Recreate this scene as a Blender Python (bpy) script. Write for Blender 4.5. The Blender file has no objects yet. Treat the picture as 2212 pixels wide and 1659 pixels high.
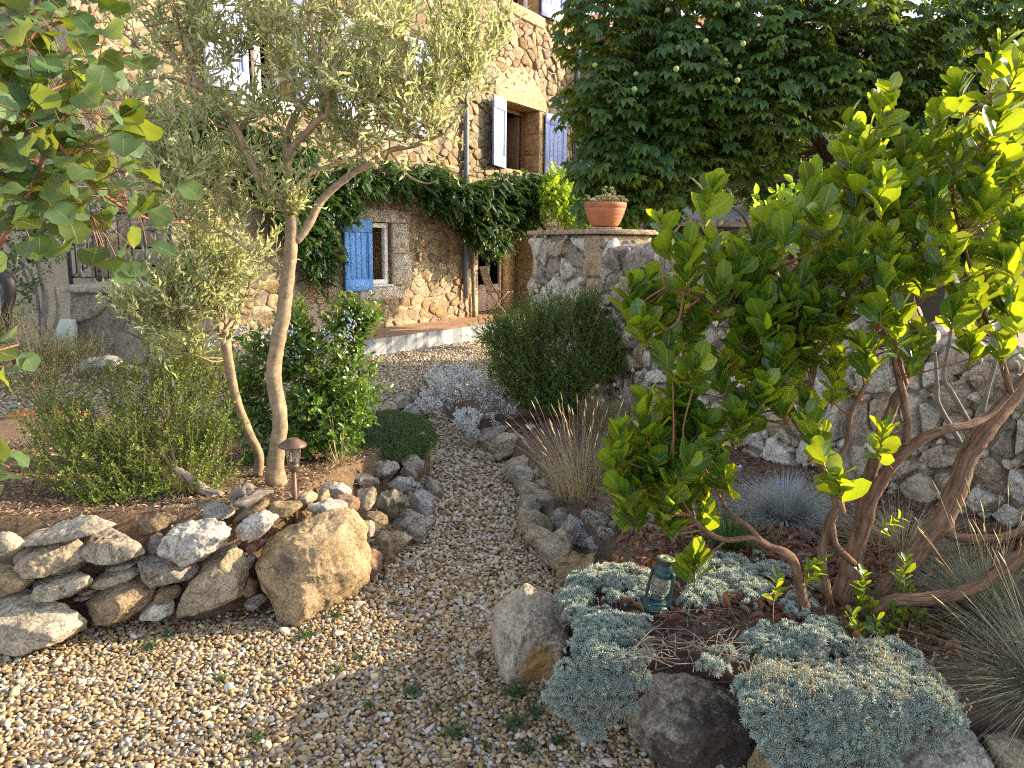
import bpy, math, random
import numpy as np
from mathutils import Vector, Matrix
# ------------------------------------------------------------------ camera, sky, sun, exposure
sc = bpy.context.scene
col = sc.collection
rng = np.random.default_rng(11)
random.seed(11)
R = math.radians
FPX, CH, PITCH, ROLL = 1660.0, 1.6, R(10.2), 0.012
CM = Matrix.Translation((0, 0, CH)) @ Matrix.Rotation(math.pi/2 - PITCH, 4, 'X') @ Matrix.Rotation(ROLL, 4, 'Z')
cam = bpy.data.cameras.new('camera')
cam.sensor_width = 36.0
cam.lens = 36.0 * FPX / 2212.0
cam.clip_start, cam.clip_end = 0.05, 2000
cam_o = bpy.data.objects.new('camera', cam)
cam_o.matrix_world = CM
col.objects.link(cam_o)
sc.camera = cam_o
SUN_AZ, SUN_EL = R(14.5), R(21)          # azimuth measured from +X towards +Y
w = bpy.data.worlds.new('World'); sc.world = w; w.use_nodes = True
nt = w.node_tree
bg = nt.nodes['Background']
sky = nt.nodes.new('ShaderNodeTexSky')
sky.sky_type = 'NISHITA'; sky.sun_disc = False
sky.sun_elevation = SUN_EL; sky.sun_rotation = math.pi/2 - SUN_AZ
sky.air_density = 1.0; sky.dust_density = 1.5
hs = nt.nodes.new('ShaderNodeHueSaturation'); hs.inputs['Saturation'].default_value = .55
nt.links.new(sky.outputs[0], hs.inputs['Color']); nt.links.new(hs.outputs[0], bg.inputs[0])
bg.inputs[1].default_value = 0.15
sl = bpy.data.lights.new('sun', 'SUN'); sl.energy = 3.9; sl.angle = R(0.5); sl.color = (1.0, 0.81, 0.53)
so = bpy.data.objects.new('sun', sl); col.objects.link(so)
sd = Vector((math.cos(SUN_EL)*math.cos(SUN_AZ), math.cos(SUN_EL)*math.sin(SUN_AZ), math.sin(SUN_EL)))
so.rotation_euler = (-sd).to_track_quat('-Z', 'Y').to_euler()
so.location = (8, 2, 6)
sc.view_settings.view_transform = 'Standard'; sc.view_settings.look = 'None'
sc.view_settings.exposure = 1.74; sc.view_settings.gamma = 1.0
sc.render.engine = 'CYCLES'
sc.cycles.max_bounces = 8; sc.cycles.diffuse_bounces = 4; sc.cycles.transmission_bounces = 5
sc.cycles.use_denoising = False
sc.cycles.pixel_filter_type = 'BLACKMAN_HARRIS'; sc.cycles.filter_width = 1.1
# ------------------------------------------------------------------ picture <-> place
R3 = np.array(CM.to_3x3()); C0 = np.array([0, 0, CH])
def ray(u, v): return R3 @ np.array([(u-1106)/FPX, (829.5-v)/FPX, -1.0])
def P(u, v, Y): d = ray(u, v); return C0 + d*(Y/d[1])
def GZ(u, v, z=0.0): d = ray(u, v); return C0 + d*((z-CH)/d[2])
ZM = {1: (0, 1061.8, .36), 2: (707.8, 1061.8, .36), 3: (1415.7, 1061.8, .36), 4: (0, 530.9, .36), 5: (707.8, 530.9, .36),
      6: (1415.7, 530.9, .36), 7: (530.9, 884.8, .2), 8: (0, 0, .36), 9: (707.8, 0, .36), 0: (0, 0, 1.0)}
def zp(k, x, y): a, b, s = ZM[k]; return a+s*x, b+s*y
# ------------------------------------------------------------------ mesh gathering
def nrm(a): return a/np.maximum(np.linalg.norm(a, axis=-1, keepdims=True), 1e-9)
class G:
    def __init__(s): s.V=[]; s.F={3: [], 4: []}; s.M={3: [], 4: []}; s.U=[]; s.n=0
    def add(s, V, F3=None, F4=None, uv=None, m=0):
        V = np.asarray(V, float).reshape(-1, 3)
        for k, F in ((3, F3), (4, F4)):
            if F is not None and len(F):
                F = np.asarray(F, np.int64).reshape(-1, k)
                s.F[k].append(F+s.n); s.M[k].append(np.full(len(F), m, np.int32) if np.isscalar(m) else np.asarray(m, np.int32))
        s.V.append(V); s.U.append(np.zeros((len(V), 2)) if uv is None else np.asarray(uv, float)); s.n += len(V)
    def inst(s, T, pos, X, Y, Z, sx, sy, sz=None, m=0):
        tv, f3, f4, tuv = T
        n = len(pos)
        if n == 0: return
        sx = np.broadcast_to(sx, n); sy = np.broadcast_to(sy, n); sz = sy if sz is None else np.broadcast_to(sz, n)
        V = (pos[:, None, :] + tv[None, :, 0:1]*(X*sx[:, None])[:, None] + tv[None, :, 1:2]*(Y*sy[:, None])[:, None]
             + tv[None, :, 2:3]*(Z*sz[:, None])[:, None])
        k = len(tv); off = (np.arange(n)*k)[:, None, None]
        a = (np.asarray(f3)[None]+off).reshape(-1, 3) if len(f3) else None
        b = (np.asarray(f4)[None]+off).reshape(-1, 4) if len(f4) else None
        s.add(V.reshape(-1, 3), a, b, np.tile(tuv, (n, 1)), m)
    def build(s, name, mats, parent=None, smooth=True, origin=None, **props):
        V = np.concatenate(s.V) if s.V else np.zeros((0, 3))
        U = np.concatenate(s.U)
        o0 = np.zeros(3) if origin is None else np.asarray(origin, float)
        V = V-o0
        f3 = np.concatenate(s.F[3]) if s.F[3] else np.zeros((0, 3), np.int64)
        f4 = np.concatenate(s.F[4]) if s.F[4] else np.zeros((0, 4), np.int64)
        mi = np.concatenate(s.M[3]+s.M[4]) if s.M[3] or s.M[4] else np.zeros(0, np.int32)
        loops = np.concatenate([f3.ravel(), f4.ravel()]).astype(np.int32)
        st = np.concatenate([np.arange(len(f3))*3, len(f3)*3+np.arange(len(f4))*4]).astype(np.int32)
        me = bpy.data.meshes.new(name)
        me.vertices.add(len(V)); me.vertices.foreach_set('co', V.astype(np.float32).ravel())
        me.loops.add(len(loops)); me.loops.foreach_set('vertex_index', loops)
        me.polygons.add(len(st)); me.polygons.foreach_set('loop_start', st)
        me.polygons.foreach_set('material_index', mi.astype(np.int32))
        me.polygons.foreach_set('use_smooth', np.full(len(st), smooth, bool))
        ul = me.uv_layers.new(name='UVMap')
        ul.data.foreach_set('uv', U[loops].astype(np.float32).ravel())
        me.update(calc_edges=True); me.validate()
        for m in (mats if isinstance(mats, (list, tuple)) else [mats]): me.materials.append(m)
        o = bpy.data.objects.new(name, me); col.objects.link(o)
        if parent is not None:
            o.parent = parent; o.location = Vector(o0)-parent.location
        else: o.location = o0
        for k, v in props.items(): o[k] = v
        return o
def thing(name, label, cat, loc=(0, 0, 0), group=None):
    o = bpy.data.objects.new(name, None); o.empty_display_size = .05; o.location = loc; col.objects.link(o)
    o['label'] = label; o['category'] = cat
    if group: o['group'] = group
    return o
def tag(o, label, cat, group=None):
    o['label'] = label; o['category'] = cat
    if group: o['group'] = group
    return o
# ------------------------------------------------------------------ shapes
def box(g, c, sx, sy, sz, ax=None, bev=0.0, m=0):
    """box centred at c with half sizes, axes ax (3 rows); bevelled edges when bev > 0"""
    A = np.eye(3) if ax is None else np.asarray(ax, float)
    h = np.array([sx, sy, sz], float)
    b = min(bev, .45*h.min())
    V = []; F4 = []; F3 = []
    if b <= 0:
        V = [(x, y, z) for x in (-1, 1) for y in (-1, 1) for z in (-1, 1)]
        V = np.array(V)*h
        F4 = [(0, 1, 3, 2), (4, 6, 7, 5), (0, 4, 5, 1), (2, 3, 7, 6), (0, 2, 6, 4), (1, 5, 7, 3)]
    else:
        idx = {}
        for x in (-1, 1):
            for y in (-1, 1):
                for z in (-1, 1):
                    for k in range(3):
                        s = np.array([x, y, z], float)*(h-b); s[k] = (x, y, z)[k]*h[k]
                        idx[(x, y, z, k)] = len(V); V.append(s)
        V = np.array(V)
        for k in range(3):
            i, j = [(1, 2), (0, 2), (0, 1)][k]
            for s in (-1, 1):
                q = []
                for a, c2 in ((-1, -1), (1, -1), (1, 1), (-1, 1)):
                    t = [0, 0, 0]; t[k] = s; t[i] = a; t[j] = c2; q.append(idx[(*t, k)])
                F4.append(q)
        for k in range(3):
            i, j = [(1, 2), (0, 2), (0, 1)][k]
            for a in (-1, 1):
                for c2 in (-1, 1):
                    t0 = [0, 0, 0]; t1 = [0, 0, 0]; t0[k] = -1; t1[k] = 1
                    for t in (t0, t1): t[i] = a; t[j] = c2
                    F4.append([idx[(*t0, i)], idx[(*t1, i)], idx[(*t1, j)], idx[(*t0, j)]])
        for x in (-1, 1):
            for y in (-1, 1):
                for z in (-1, 1): F3.append([idx[(x, y, z, k)] for k in range(3)])
        # orient outwards
        def fix(F):
            out = []
            for f in F:
                p = V[list(f)]; n = np.cross(p[1]-p[0], p[2]-p[0])
                out.append(f if n@p.mean(0) > 0 else list(f)[::-1])
            return out
        F4 = fix(F4); F3 = fix(F3)
    g.add(np.asarray(c)+V@A, F3, F4, None, m)
def catmull(pts, sub):
    p = np.asarray(pts, float)
    if len(p) < 3:
        t = np.linspace(0, 1, sub+1)[:, None]; return p[0]+(p[-1]-p[0])*t
    q = np.vstack([2*p[0]-p[1], p, 2*p[-1]-p[-2]]); out = []
    for i in range(1, len(q)-2):
        t = np.linspace(0, 1, sub, endpoint=False)[:, None]
        a, b, c, d = q[i-1], q[i], q[i+1], q[i+2]
        out.append(.5*(2*b+(c-a)*t+(2*a-5*b+4*c-d)*t*t+(3*b-a-3*c+d)*t**3))
    return np.vstack(out+[p[-1:]])
def tube(g, pts, rad, n=8, sub=5, bump=0.0, m=0, cap=True):
    pts = np.asarray(pts, float); rad = np.atleast_1d(np.asarray(rad, float)); rad = np.interp(np.linspace(0, 1, len(pts)), np.linspace(0, 1, len(rad)), rad) if len(rad) > 1 else np.full(len(pts), rad[0])
    c = catmull(pts, sub); k = len(c)
    r = np.interp(np.linspace(0, len(pts)-1, k), np.arange(len(pts)), rad)
    t = nrm(np.gradient(c, axis=0))
    a = np.cross(t[0], [0.3, .9, .1]); a = a/np.linalg.norm(a); fr = []
    for i in range(k):
        a = a-(a@t[i])*t[i]; a = a/max(np.linalg.norm(a), 1e-9); fr.append(a)
    A = np.array(fr); B = np.cross(t, A)
    ang = np.linspace(0, 2*math.pi, n+1)
    rr = r[:, None]*np.ones(n+1)
    if bump > 0:
        e = rng.normal(0, 1, (k, n)); e = (e+np.roll(e, 1, 0)+np.roll(e, -1, 0)+np.roll(e, 1, 1))/2.2
        rr[:, :n] *= 1+bump*e; rr[:, n] = rr[:, 0]
    V = c[:, None]+rr[:, :, None]*(np.cos(ang)[None, :, None]*A[:, None]+np.sin(ang)[None, :, None]*B[:, None])
    L = np.concatenate([[0], np.cumsum(np.linalg.norm(np.diff(c, axis=0), axis=1))])
    uv = np.stack([np.broadcast_to(ang*max(r.mean(), 1e-4), (k, n+1)), np.broadcast_to(L[:, None], (k, n+1))], -1)
    i, j = np.meshgrid(np.arange(k-1), np.arange(n), indexing='ij')
    q = np.stack([i*(n+1)+j, i*(n+1)+j+1, (i+1)*(n+1)+j+1, (i+1)*(n+1)+j], -1).reshape(-1, 4)
    V = V.reshape(-1, 3); uv = uv.reshape(-1, 2); f3 = []
    if cap:
        V = np.vstack([V, c[:1], c[-1:]]); uv = np.vstack([uv, uv[:1], uv[-1:]])
        e = len(V)-2; b0 = (k-1)*(n+1)
        f3 = [(e, jj+1, jj) for jj in range(n)]+[(e+1, b0+jj, b0+jj+1) for jj in range(n)]
    g.add(V, f3, q, uv, m)
    return c
def lathe(g, prof, c, n=24, ax=None, m=0):
    prof = np.asarray(prof, float); A = np.eye(3) if ax is None else np.asarray(ax, float); k = len(prof)
    ang = np.linspace(0, 2*math.pi, n, endpoint=False)
    V = np.stack([prof[:, 0:1]*np.cos(ang), prof[:, 0:1]*np.sin(ang), np.broadcast_to(prof[:, 1:2], (k, n))], -1).reshape(-1, 3)
    i, j = np.meshgrid(np.arange(k-1), np.arange(n), indexing='ij')
    q = np.stack([i*n+j, i*n+(j+1) % n, (i+1)*n+(j+1) % n, (i+1)*n+j], -1).reshape(-1, 4)
    g.add(np.asarray(c)+V@A, None, q, None, m)
def prisms(g, p0, p1, r0, r1, m=0):
    d = nrm(p1-p0); a = nrm(np.cross(d, rng.normal(0, 1, p0.shape))); b = np.cross(d, a); n = len(p0); V = []
    for pp, rr in ((p0, r0), (p1, r1)):
        for k in range(3):
            an = 2*math.pi*k/3
            V.append(pp+np.reshape(rr, (-1, 1))*(math.cos(an)*a+math.sin(an)*b))
    V = np.stack(V, 1).reshape(-1, 3); off = (np.arange(n)*6)[:, None, None]
    T = np.array([(0, 1, 4, 3), (1, 2, 5, 4), (2, 0, 3, 5)])
    L = np.linalg.norm(p1-p0, axis=1)
    uv = np.zeros((n, 6, 2)); uv[:, 3:, 1] = L[:, None]; uv[:, [1, 4], 0] = .01
    g.add(V, None, (T[None]+off).reshape(-1, 4), uv.reshape(-1, 2), m)
# ------------------------------------------------------------------ noise
_perm = np.random.default_rng(5).permutation(4096); _val = np.random.default_rng(6).random(4096)*2-1
def vnoise(p):
    p = np.asarray(p, float); i = np.floor(p).astype(np.int64); f = p-i; f = f*f*(3-2*f); out = 0
    for dx in (0, 1):
        for dy in (0, 1):
            for dz in (0, 1):
                h = _perm[(_perm[(_perm[(i[..., 0]+dx) & 4095]+i[..., 1]+dy) & 4095]+i[..., 2]+dz) & 4095]
                wt = (f[..., 0] if dx else 1-f[..., 0])*(f[..., 1] if dy else 1-f[..., 1])*(f[..., 2] if dz else 1-f[..., 2])
                out = out+wt*_val[h]
    return out
def fbm(p, o=4):
    s = 0; a = 1.0; t = 0
    for k in range(o): s = s+a*vnoise(p*(2.03**k)+17.3*k); t += a; a *= .5
    return s/t
def ico(sub):
    t = (1+5**.5)/2
    V = [(-1, t, 0), (1, t, 0), (-1, -t, 0), (1, -t, 0), (0, -1, t), (0, 1, t), (0, -1, -t), (0, 1, -t), (t, 0, -1), (t, 0, 1), (-t, 0, -1), (-t, 0, 1)]
    F = [(0, 11, 5), (0, 5, 1), (0, 1, 7), (0, 7, 10), (0, 10, 11), (1, 5, 9), (5, 11, 4), (11, 10, 2), (10, 7, 6), (7, 1, 8), (3, 9, 4), (3, 4, 2), (3, 2, 6), (3, 6, 8), (3, 8, 9), (4, 9, 5), (2, 4, 11), (6, 2, 10), (8, 6, 7), (9, 8, 1)]
    V = [np.array(v, float)/np.linalg.norm(v) for v in V]
    for _ in range(sub):
        c = {}; NF = []
        def mid(a, b):
            k = (min(a, b), max(a, b))
            if k not in c:
                p = V[a]+V[b]; c[k] = len(V); V.append(p/np.linalg.norm(p))
            return c[k]
        for a, b, d in F:
            x, y, z = mid(a, b), mid(b, d), mid(d, a); NF += [(a, x, z), (b, y, x), (d, z, y), (x, y, z)]
        F = NF
    return np.array(V), np.array(F)
ICO = {k: ico(k) for k in (0, 1, 2, 3, 4, 5)}
def rdirs(n_=None, j=.38, r=None):
    r = rng if r is None else r
    return nrm(ICO[0][0]+r.normal(0, j, (12, 3)))
def polytope(N, d, sub, p=12, amp=.0, freq=1.0, seed=0.0, fine=.3):
    D, F = ICO[sub]
    N = nrm(np.asarray(N, float)); d = np.asarray(d, float)
    q = np.maximum(D@N.T, 0)/d
    r = 1/np.maximum((q**p).sum(1), 1e-9)**(1/p)
    V = D*r[:, None]
    if amp > 0:
        n = fbm(V*freq+seed, 5); n2 = 1-np.abs(fbm(V*freq*.7+seed+31, 3))*2
        V = V+D*(amp*n+fine*amp*(n2-.6))[:, None]
    return V, F
# ------------------------------------------------------------------ leaves
def leaf_t(prof, fold=.15, curl=.15, wav=0.0):
    """prof: half widths along the blade (first and last are the ends); blade runs along +Y, normal +Z"""
    n = len(prof); V = []; uv = []
    t = np.linspace(0, 1, n)
    for i in range(n):
        z = -curl*t[i]**2+.5*curl*t[i]
        V += [(-prof[i], t[i], z+fold*prof[i]+wav*math.sin(9*t[i])*prof[i]), (0, t[i], z), (prof[i], t[i], z+fold*prof[i]-wav*math.sin(9*t[i]+1)*prof[i])]
        uv += [(0, t[i]), (.5, t[i]), (1, t[i])]
    F4 = []
    for i in range(n-1):
        a = 3*i; F4 += [(a, a+1, a+4, a+3), (a+1, a+2, a+5, a+4)]
    return np.array(V, float), [], np.array(F4), np.array(uv, float)
def leaf_s(wd=.5, at=.5, fold=.12, curl=.12):
    V = np.array([(0, 0, 0), (-wd, at, fold*wd), (0, at, -.02), (wd, at, fold*wd), (0, 1, -curl)], float)
    return V, np.array([(0, 2, 1), (0, 3, 2), (1, 2, 4), (2, 3, 4)]), [], np.array([(.5, 0), (0, .5), (.5, .5), (1, .5), (.5, 1)], float)
def merge_t(parts):
    V = []; A = []; B = []; U = []; n = 0
    for v, f3, f4, u in parts:
        V.append(v); U.append(u)
        if len(f3): A.append(np.asarray(f3)+n)
        if len(f4): B.append(np.asarray(f4)+n)
        n += len(v)
    return np.vstack(V), (np.vstack(A) if A else []), (np.vstack(B) if B else []), np.vstack(U)
def frames(d, hint):
    Y = nrm(d); Z = hint-(hint*Y).sum(-1, keepdims=True)*Y
    bad = np.linalg.norm(Z, axis=-1) < 1e-4
    if bad.any(): Z[bad] = np.cross(Y[bad], [1, .2, .1])
    Z = nrm(Z); return np.cross(Y, Z), Y, Z
def place_t(T, pos, d, hint, w, L):
    X, Y, Z = frames(np.asarray([d], float), np.asarray([hint], float))
    v = np.asarray(pos)+T[0][:, 0:1]*X*w+T[0][:, 1:2]*Y*L+T[0][:, 2:3]*Z*L
    return v, T[1], T[2], T[3]
def ball(n):
    v = nrm(rng.normal(0, 1, (n, 3))); return v*rng.random((n, 1))**(1/3)
def twigs(gl, gt, base, d, L, T, per, ll, lw, ang=40, r0=.002, bend=.2, whorl=0, jit=.25, up=None, m=0, rnd=.25):
    """shoots with leaves set spirally (or in opposite pairs) along them"""
    n = len(base); d = nrm(d); L = np.broadcast_to(L, n)
    a = nrm(np.cross(d, rng.normal(0, 1, (n, 3)))); b = np.cross(d, a)
    bv = (a*rng.normal(0, bend, (n, 1))+np.array([0, 0, 1])*rng.normal(-.02, bend*.6, (n, 1)))*L[:, None]
    if gt is not None:
        mid = base+d*L[:, None]*.5+bv*.25; end = base+d*L[:, None]+bv
        prisms(gt, base, mid, np.full(n, r0), np.full(n, r0*.75)); prisms(gt, mid, end, np.full(n, r0*.75), np.full(n, r0*.3))
    az0 = rng.random(n)*6.28
    for k in range(per):
        t = (k+.6+rng.uniform(-.3, .3, n))/per
        if whorl: az = az0+(k//2)*1.571+(k % 2)*math.pi
        else: az = az0+k*2.4
        az = az+rng.normal(0, jit, n)
        an = np.radians(ang*(1.15-.5*t)+rng.normal(0, 9, n))
        dd = nrm(d+bv/np.maximum(L[:, None], 1e-6)*2*t[:, None])
        ld = np.cos(an)[:, None]*dd+np.sin(an)[:, None]*(np.cos(az)[:, None]*a+np.sin(az)[:, None]*b)
        hint = dd*max(.15, 1-rnd)+rng.normal(0, rnd, (n, 3)) if up is None else np.array(up)+rng.normal(0, .35, (n, 3))
        X, Y, Z = frames(ld, hint)
        s = rng.uniform(.58, 1.18, n)*(1-.25*t)
        gl.inst(T, base+d*(L*t)[:, None]+bv*(t**2)[:, None], X, Y, Z, lw*s, ll*s, None, m)
def tuft(g, c, n, L, tilt=(5, 60), droop=.3, wd=.0015, rad=.03, seg=5, lean=(0, 0, 0), m=0):
    az = rng.random(n)*6.283; ti = np.radians(rng.uniform(tilt[0], tilt[1], n)); l = L*rng.uniform(.55, 1.1, n)
    h = np.stack([np.cos(az), np.sin(az), np.zeros(n)], -1); side = np.stack([-np.sin(az), np.cos(az), np.zeros(n)], -1)
    b0 = np.asarray(c)+h*(rad*np.sqrt(rng.random(n)))[:, None]
    dr = droop*rng.uniform(.4, 1.3, n); V = []
    for k in range(seg):
        t = k/(seg-1)
        p = b0+h*(l*np.sin(ti)*t*(1+.3*t))[:, None]+np.array([0, 0, 1.])*(l*np.cos(ti)*t-dr*l*t*t)[:, None]+np.asarray(lean)*(l*t*t)[:, None]
        ww = wd*(1-.85*t**1.5)
        V += [p-side*ww, p+side*ww]
    V = np.stack(V, 1).reshape(-1, 3); k2 = seg*2
    T = np.array([(2*i, 2*i+1, 2*i+3, 2*i+2) for i in range(seg-1)])
    uv = np.tile(np.array([(i % 2, (i//2)/(seg-1)) for i in range(k2)], float), (n, 1))
    g.add(V, None, (T[None]+(np.arange(n)*k2)[:, None, None]).reshape(-1, 4), uv, m)
def inpoly(x, y, poly):
    x = np.asarray(x); y = np.asarray(y); r = np.zeros(x.shape, bool); n = len(poly)
    for i in range(n):
        x1, y1 = poly[i]; x2, y2 = poly[(i+1) % n]
        c = (y1 > y) != (y2 > y)
        r ^= c & (x < (x2-x1)*(y-y1)/((y2-y1) if y2 != y1 else 1e-9)+x1)
    return r
def pdist(x, y, poly):
    d = np.full(np.shape(x), 1e9); n = len(poly)
    for i in range(n):
        a = np.array(poly[i], float); b = np.array(poly[(i+1) % n], float); e = b-a
        t = np.clip(((x-a[0])*e[0]+(y-a[1])*e[1])/max(e@e, 1e-9), 0, 1)
        d = np.minimum(d, np.hypot(x-a[0]-t*e[0], y-a[1]-t*e[1]))
    return d
def sstep(x): x = np.clip(x, 0, 1); return x*x*(3-2*x)
# ------------------------------------------------------------------ materials
def N(nt, typ, **kw):
    n = nt.nodes.new(typ)
    for k, v in kw.items():
        if k.startswith('i_'): n.inputs[k[2:].replace('_', ' ')].default_value = v
        else: setattr(n, k, v)
    return n
def newmat(name):
    m = bpy.data.materials.new(name); m.use_nodes = True
    nt = m.node_tree; return m, nt, nt.nodes['Principled BSDF'], nt.nodes['Material Output']
def ramp(nt, fac, cols, interp='LINEAR'):
    r = nt.nodes.new('ShaderNodeValToRGB'); r.color_ramp.interpolation = interp
    e = r.color_ramp.elements
    while len(e) < len(cols): e.new(.5)
    for i, (p, c) in enumerate(cols): e[i].position = p; e[i].color = (*c, 1)
    nt.links.new(fac, r.inputs[0]); return r.outputs[0]
def mix(nt, a, b, f, mode='MIX'):
    n = nt.nodes.new('ShaderNodeMix'); n.data_type = 'RGBA'; n.blend_type = mode
    for s, v in ((n.inputs[0], f), (n.inputs[6], a), (n.inputs[7], b)):
        if hasattr(v, 'default_value'): nt.links.new(v, s)
        elif isinstance(v, (int, float)): s.default_value = v
        else: s.default_value = (*v, 1)
    return n.outputs[2]
def noise_n(nt, co, scale, det=5, rough=.6, dist=0.0):
    n = N(nt, 'ShaderNodeTexNoise'); n.inputs['Scale'].default_value = scale; n.inputs['Detail'].default_value = det
    n.inputs['Roughness'].default_value = rough; n.inputs['Distortion'].default_value = dist
    if co is not None: nt.links.new(co, n.inputs['Vector'])
    return n.outputs['Fac']
def bump_n(nt, bsdf, h, strength=.5, dist=.01, prev=None):
    b = N(nt, 'ShaderNodeBump'); b.inputs['Strength'].default_value = strength; b.inputs['Distance'].default_value = dist
    nt.links.new(h, b.inputs['Height'])
    if prev is not None: nt.links.new(prev, b.inputs['Normal'])
    nt.links.new(b.outputs[0], bsdf.inputs['Normal']); return b.outputs[0]
def plain(name, c, rough=.6, metal=0.0, var=.15, sc_=20, spec=.4):
    m, nt, b, o = newmat(name)
    co = N(nt, 'ShaderNodeTexCoord').outputs['Object']
    f = noise_n(nt, co, sc_)
    c = np.array(c)
    nt.links.new(ramp(nt, f, [(.3, tuple(c*(1-var))), (.7, tuple(np.minimum(c*(1+var), .95)))]), b.inputs['Base Color'])
    b.inputs['Roughness'].default_value = rough; b.inputs['Metallic'].default_value = metal
    b.inputs['Specular IOR Level'].default_value = spec
    bump_n(nt, b, noise_n(nt, co, sc_*4), .15, .004)
    return m
def leaf_mat(name, cols, trans, tf=.4, rough=.45, spec=.4, rib=None, ribw=.05):
    m, nt, b, o = newmat(name)
    g = N(nt, 'ShaderNodeNewGeometry')
    c = ramp(nt, g.outputs['Random Per Island'], [(i/max(len(cols)-1, 1), x) for i, x in enumerate(cols)])
    tc = ramp(nt, g.outputs['Random Per Island'], [(0, tuple(np.array(trans)*.75)), (1, trans)])
    if rib is not None:
        uvn = N(nt, 'ShaderNodeUVMap'); sp = N(nt, 'ShaderNodeSeparateXYZ'); nt.links.new(uvn.outputs[0], sp.inputs[0])
        s1 = N(nt, 'ShaderNodeMath', operation='SUBTRACT'); nt.links.new(sp.outputs[0], s1.inputs[0]); s1.inputs[1].default_value = .5
        s2 = N(nt, 'ShaderNodeMath', operation='ABSOLUTE'); nt.links.new(s1.outputs[0], s2.inputs[0])
        s3 = N(nt, 'ShaderNodeMath', operation='LESS_THAN'); nt.links.new(s2.outputs[0], s3.inputs[0]); s3.inputs[1].default_value = ribw
        c = mix(nt, c, rib, s3.outputs[0])
    nt.links.new(c, b.inputs['Base Color'])
    b.inputs['Roughness'].default_value = rough; b.inputs['Specular IOR Level'].default_value = spec
    t = N(nt, 'ShaderNodeBsdfTranslucent'); nt.links.new(tc, t.inputs[0])
    x = N(nt, 'ShaderNodeMixShader'); x.inputs[0].default_value = tf
    nt.links.new(b.outputs[0], x.inputs[1]); nt.links.new(t.outputs[0], x.inputs[2]); nt.links.new(x.outputs[0], o.inputs[0])
    return m
def rock_mat(name, cols, lichen=(.16, .15, .13), lf=.5, island=False, stain=None, bs=1.0):
    m, nt, b, o = newmat(name)
    co = N(nt, 'ShaderNodeTexCoord').outputs['Object']
    if island: rnd = N(nt, 'ShaderNodeNewGeometry').outputs['Random Per Island']
    else: rnd = N(nt, 'ShaderNodeObjectInfo').outputs['Random']
    ad = N(nt, 'ShaderNodeVectorMath', operation='ADD'); cb = N(nt, 'ShaderNodeCombineXYZ')
    ml = N(nt, 'ShaderNodeMath', operation='MULTIPLY'); ml.inputs[1].default_value = 40.0
    nt.links.new(rnd, ml.inputs[0]); nt.links.new(ml.outputs[0], cb.inputs[0]); nt.links.new(ml.outputs[0], cb.inputs[1])
    nt.links.new(co, ad.inputs[0]); nt.links.new(cb.outputs[0], ad.inputs[1]); cv = ad.outputs[0]
    if island: c = ramp(nt, rnd, [(i/max(1, len(cols)-1), x) for i, x in enumerate(cols)])
    else: c = ramp(nt, noise_n(nt, cv, 5, 6, .65, .4), [(.25+.5*i/max(1, len(cols)-1), x) for i, x in enumerate(cols)])
    v1 = noise_n(nt, cv, 9, 8, .7); c = mix(nt, c, ramp(nt, v1, [(.32, (.42, .39, .37)), (.5, (.95, .93, .9)), (.68, (1.3, 1.28, 1.25))]), .8, 'MULTIPLY')
    sp = noise_n(nt, cv, 90, 3, .6); c = mix(nt, c, ramp(nt, sp, [(.38, (.45, .44, .43)), (.58, (1.18, 1.18, 1.18))]), .6, 'MULTIPLY')
    ck = N(nt, 'ShaderNodeMath', operation='SUBTRACT'); nt.links.new(noise_n(nt, cv, 4.5, 7, .6, 1.2), ck.inputs[0]); ck.inputs[1].default_value = .5
    ca = N(nt, 'ShaderNodeMath', operation='ABSOLUTE'); nt.links.new(ck.outputs[0], ca.inputs[0])
    cr = ramp(nt, ca.outputs[0], [(.0, (.42, .38, .35)), (.018, (1, 1, 1))]); c = mix(nt, c, cr, .75, 'MULTIPLY')
    lm = noise_n(nt, cv, 7, 9, .75, .8); lt = .68-.16*lf
    c = mix(nt, c, lichen, ramp(nt, lm, [(lt, (0, 0, 0)), (lt+.06, (.8, .8, .8))]))
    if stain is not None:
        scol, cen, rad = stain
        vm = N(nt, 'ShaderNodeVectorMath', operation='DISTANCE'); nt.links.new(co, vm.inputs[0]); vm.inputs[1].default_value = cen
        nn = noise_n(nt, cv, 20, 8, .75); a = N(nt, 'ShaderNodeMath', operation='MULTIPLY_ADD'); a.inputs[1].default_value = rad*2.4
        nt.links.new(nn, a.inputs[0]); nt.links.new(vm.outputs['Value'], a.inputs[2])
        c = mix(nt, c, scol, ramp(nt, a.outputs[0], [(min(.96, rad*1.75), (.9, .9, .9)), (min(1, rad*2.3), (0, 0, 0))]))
    nt.links.new(c, b.inputs['Base Color']); b.inputs['Roughness'].default_value = .9; b.inputs['Specular IOR Level'].default_value = .2
    p = bump_n(nt, b, cr, .5*bs, .012)
    p = bump_n(nt, b, noise_n(nt, cv, 24, 8, .72), .9*bs, .028, p)
    bump_n(nt, b, noise_n(nt, cv, 110, 4, .7), .7*bs, .008, p)
    return m
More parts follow.
